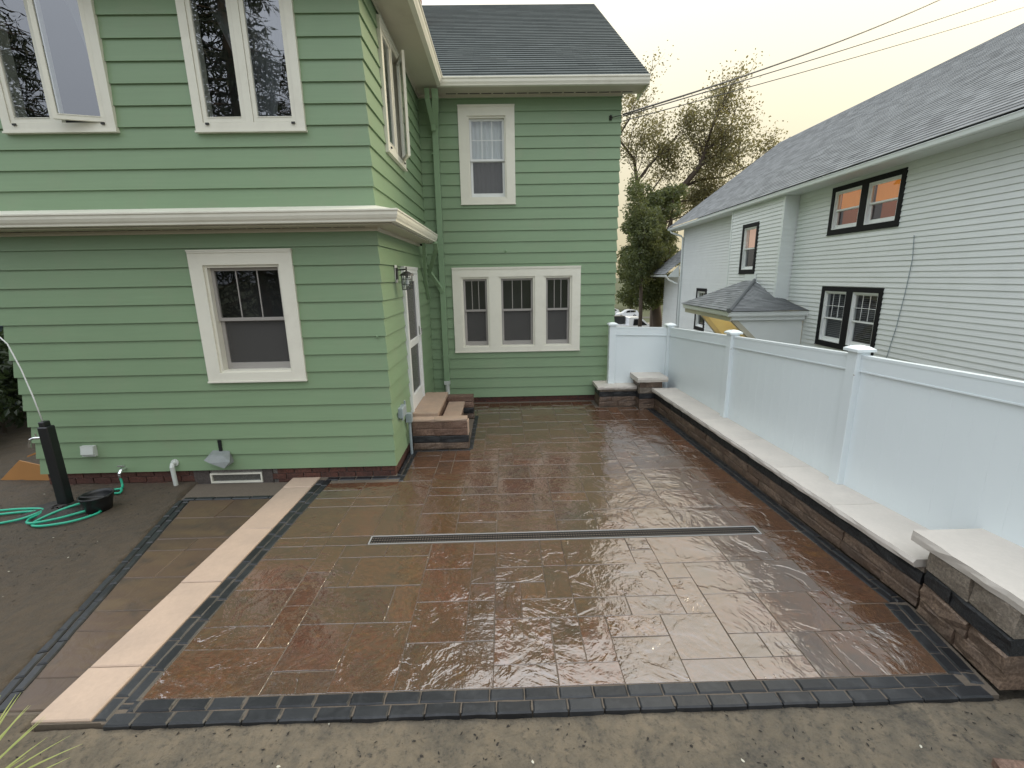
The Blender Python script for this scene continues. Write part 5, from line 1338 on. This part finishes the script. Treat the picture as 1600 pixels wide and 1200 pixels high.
# hose: from the faucet to the ground and coils in front of the post
ho = empty('garden_hose', (-4.9, 4.5, 0), 'bright green garden hose coiled on the dirt in front of the garden post', 'hose')
def spline(P, n=10):
    P = [Vector(p) for p in P]; out = []
    for i in range(len(P)-1):
        p0, p1, p2, p3 = P[max(i-1, 0)], P[i], P[i+1], P[min(i+2, len(P)-1)]
        for k in range(n):
            t = k/n; out.append(.5*((2*p1)+(-p0+p2)*t+(2*p0-5*p1+4*p2-p3)*t*t+(-p0+3*p1-3*p2+p3)*t**3))
    return out+[P[-1]]
zh = .004
P = [(-4.70, 5.217, .115), (-4.68, 5.20, .03), (-4.66, 5.15, zh), (-4.74, 5.06, zh), (-4.58, 5.02, zh), (-4.62, 5.10, .02), (-4.74, 5.03, .022), (-4.70, 4.97, zh), (-4.66, 4.84, zh), (-4.70, 4.70, zh+.05), (-4.85, 4.55, zh+.03), (-4.93, 4.37, zh),
     (-4.80, 4.30, zh), (-4.55, 4.38, zh), (-4.42, 4.55, zh), (-4.50, 4.62, .02), (-4.72, 4.42, .02), (-4.92, 4.33, .022), (-5.02, 4.42, .02), (-5.02, 4.55, .02), (-5.20, 4.62, zh), (-5.45, 4.58, zh), (-5.70, 4.50, zh), (-5.80, 4.38, zh), (-5.6, 4.28, zh), (-5.2, 4.42, zh), (-5.06, 4.54, .02), (-5.10, 4.64, .02), (-5.4, 4.65, .02), (-5.9, 4.6, zh)]
k = MB(); k.tube(spline(P, 8), .013, 8); k.build('tube', MAT['hose_green'], ho, smooth=True)
k = MB(); k.tube([(-4.70, 5.217, .11), (-4.70, 5.217, .15)], .018, 10); k.build('coupling', MAT['chrome'], ho)
# plywood offcuts leaning by the left corner
pw = empty('plywood_box', (-6.15, 5.9, 0), 'open orange plywood box lying past the left house corner', 'box')
for nm, v in (('side_board', [(-6.50, 5.55, -.02), (-5.80, 5.50, -.02), (-5.85, 5.52, .16), (-6.20, 5.55, .24)]), ('base_board', [(-6.50, 5.57, -.012), (-5.80, 5.52, -.012), (-5.7, 6.0, -.012), (-6.4, 6.05, -.012)]), ('lid_board', [(-6.32, 5.75, .20), (-5.86, 5.72, .37), (-5.84, 6.05, .37), (-6.30, 6.08, .20)]), ('side_board', [(-6.40, 6.05, -.02), (-5.72, 6.0, -.02), (-5.80, 6.02, .35), (-6.28, 6.06, .2)])):
    a = [Vector(q) for q in v]; n = (a[1]-a[0]).cross(a[3]-a[0]).normalized()*.018; k = MB(); k.add(a+[q+n for q in a], [(0,1,2,3),(7,6,5,4),(0,4,5,1),(1,5,6,2),(2,6,7,3),(3,7,4,0)]); k.build(nm, MAT['plywood'], pw)
# dark blue shed further left
bs = empty('blue_shed', (-11.4, 9.0, 0), 'dark blue shed just showing behind the hedge', 'shed')
WSB = Wall((-10.2, 7.6), (0, 1), (1, 0)); WSF = Wall((-13.0, 7.6), (1, 0), (0, -1))
siding(WSF, 0, 2.8, -.05, 2.2, .15, [], bs, MAT['blue_paint']); siding(WSB, 0, 3.2, -.05, 2.2, .15, [], bs, MAT['blue_paint'])
k = MB(); k.box(-12.95, -10.25, 7.65, 10.75, -.05, 2.19); k.build('wall', MAT['blue_paint'], bs)
stepped_roof((-13.2, 7.4, 2.2), (-10.0, 7.4, 2.2), (-10.0, 9.2, 3.1), (-13.2, 9.2, 3.1), 'roof_shingles', MAT['roof_grey'], bs)
stepped_roof((-10.0, 11.0, 2.2), (-13.2, 11.0, 2.2), (-13.2, 9.2, 3.1), (-10.0, 9.2, 3.1), 'roof_shingles', MAT['roof_grey'], bs)
for xg in (-10.22, -12.98):
    k = MB(); k.prism([(7.6, 2.19), (10.8, 2.19), (9.2, 3.02)], (xg-.02, xg+.02), 'x'); k.build('gable', MAT['blue_paint'], bs)
k = MB(WSF); k.box(.9, 1.9, .02, .05, 0, 2.0); k.build('door', MAT['white_trim'], bs)
# loose paver at the lower right edge
lo = slab_mesh([(2.36, 1.58), (2.75, 1.52), (2.80, 1.70), (2.42, 1.75)], -.06, .012, .008); tag(link('loose_paver', lo, None, MAT['step_brown']), 'loose brown paver half sunk in the dirt at the lower right', 'paver')

# ------------------------------------------------------------------ overhead wires
def wire(name, P, r, label):
    tag(MB().tube(spline(P, 14), r, 5).build(name, MAT['dark_metal'], None, smooth=True), label, 'cable', 'overhead cables')
def run_wire(P0, P1, k, sag, r, label):
    P0, P1 = Vector(P0), Vector(P1); pts = []
    for i in range(7):
        t = i/6*k; p = P0+(P1-P0)*t; pts.append(p-Vector((0, 0, sag*4*(t/k)*(1-t/k))))
    wire('power_cable', pts, r, label)
run_wire((2.13, 8.62, 5.09), (11.40, 14.0, 9.45), 1.5, .22, .016, 'thickest overhead cable, uppermost of the three wires')
run_wire((2.14, 8.64, 5.07), (13.15, 14.0, 9.44), 1.5, .10, .010, 'thin overhead wire, middle one of the three')
run_wire((2.14, 8.66, 5.00), (14.23, 14.0, 9.35), 1.5, .10, .008, 'thinnest overhead wire, lowest of the three')

# ------------------------------------------------------------------ vehicles beyond the fence
def wheel(c, r, parent, ax=Vector((0, 1, 0))):
    k = MB(); k.lathe([(r*.55, -.11), (r*.92, -.11), (r, -.07), (r, .07), (r*.92, .11), (r*.55, .11)], (0, 0, 0), 18); k.xf = lambda a, b, z, c=c: Vector((c[0]+a, c[1]+z, c[2]+b)); w = k.build('wheel', MAT['tyre'], parent)
    k = MB(); k.lathe([(r*.58, -.115), (r*.5, -.09), (r*.2, -.10), (.02, -.11)], (0, 0, 0), 12); k.xf = lambda a, b, z, c=c: Vector((c[0]+a, c[1]+z, c[2]+b)); k.build('rim', MAT['rim'], w)
def car(name, x0, y, z, label, body, cabin, glass, L_, wheels, w=1.8, group=None, fl=1):
    """side profiles in (x, z), extruded over the width with tucked in flanks; fl=-1 faces left"""
    o = empty(name, (x0, y, z), label, 'truck' if 'pickup' in name else 'car', group)
    X = lambda u: x0 + (u if fl > 0 else L_-u)
    def loft(prof, ins, nm, mat):
        k = MB(); vs = []; n = len(prof)
        for (yy, s) in ((-w/2+ins*.25, 0), (-w/2, 1), (w/2, 1), (w/2-ins*.25, 0)):
            cz = sum(p[1] for p in prof)/n; cx = sum(p[0] for p in prof)/n; f = 1 if s else .94
            for p in prof: vs.append((X(cx+(p[0]-cx)*f), y+yy if s == 0 else y+yy*(.93), z+cz+(p[1]-cz)*f))
        fs = [tuple(range(n)), tuple(range(3*n, 4*n))[::-1]]
        for q in range(3):
            for i in range(n): fs.append((q*n+i, q*n+(i+1) % n, (q+1)*n+(i+1) % n, (q+1)*n+i))
        return k.add(vs, fs).build(nm, mat, o)
    loft(body, .3, 'body', MAT['car_white']); loft(cabin, .3, 'cabin', MAT['car_white'])
    for gpoly in glass:
        for sgn in (-1, 1):
            k = MB(); k.add([(X(p[0]), y+sgn*(w/2*.93+.05 if False else w/2*.955+.03), z+p[1]) for p in gpoly], [tuple(range(len(gpoly)))]); k.build('window', MAT['black_trim'], o)
    for (u, r) in wheels:
        for yy in (-w/2+.08, w/2-.08): wheel((X(u), y+yy, z+r), r, o)
    return o
SUVB = [(0, .35), (.05, .75), (.35, .90), (1.25, 1.02), (4.1, 1.08), (4.35, .95), (4.38, .5), (4.25, .32)]
SUVC = [(1.15, .98), (1.95, 1.52), (2.5, 1.60), (3.5, 1.56), (4.0, 1.42), (4.25, 1.05)]
SUVG = [[(1.75, 1.08), (2.1, 1.46), (2.6, 1.50), (2.6, 1.10)], [(2.68, 1.10), (2.68, 1.50), (3.4, 1.48), (3.75, 1.15)]]
car('parked_car', 20.3+1.9, 90, terrain(22, 90)+.05, 'white hatchback car parked side-on in the distance', SUVB, SUVC, SUVG, 4.4, [(.85, .34), (3.5, .34)], group='white vehicles beyond the fence')
car('parked_car', 20.2, 97, terrain(21, 97)+.1, 'white car half hidden by the green house, behind the hatchback', SUVB, SUVC, SUVG, 4.4, [(.85, .34), (3.5, .34)], group='white vehicles beyond the fence')
TB = [(0, .55), (0, 1.15), (2.05, 1.18), (2.2, 1.12), (4.0, 1.10), (5.1, 1.0), (5.3, .85), (5.3, .5), (.1, .45)]
TC = [(2.15, 1.10), (2.2, 1.84), (2.35, 1.88), (3.25, 1.86), (4.15, 1.10)]
TG = [[(2.55, 1.18), (2.6, 1.74), (3.15, 1.74), (3.85, 1.18)]]
car('pickup_truck', 9.2, 42, -3.22, 'white pickup truck parked close behind the white fence', TB, TC, TG, 5.3, [(1.0, .38), (4.3, .38)], 1.9, group='white vehicles beyond the fence')
k = MB(); k.box(9.3, 11.3, 42.3, 43.2, -2.0, -1.30); ob = k.build('truck_load', MAT['black_plastic'])
tag(ob, 'dark crate of gear standing in the bed of the white pickup', 'crate')
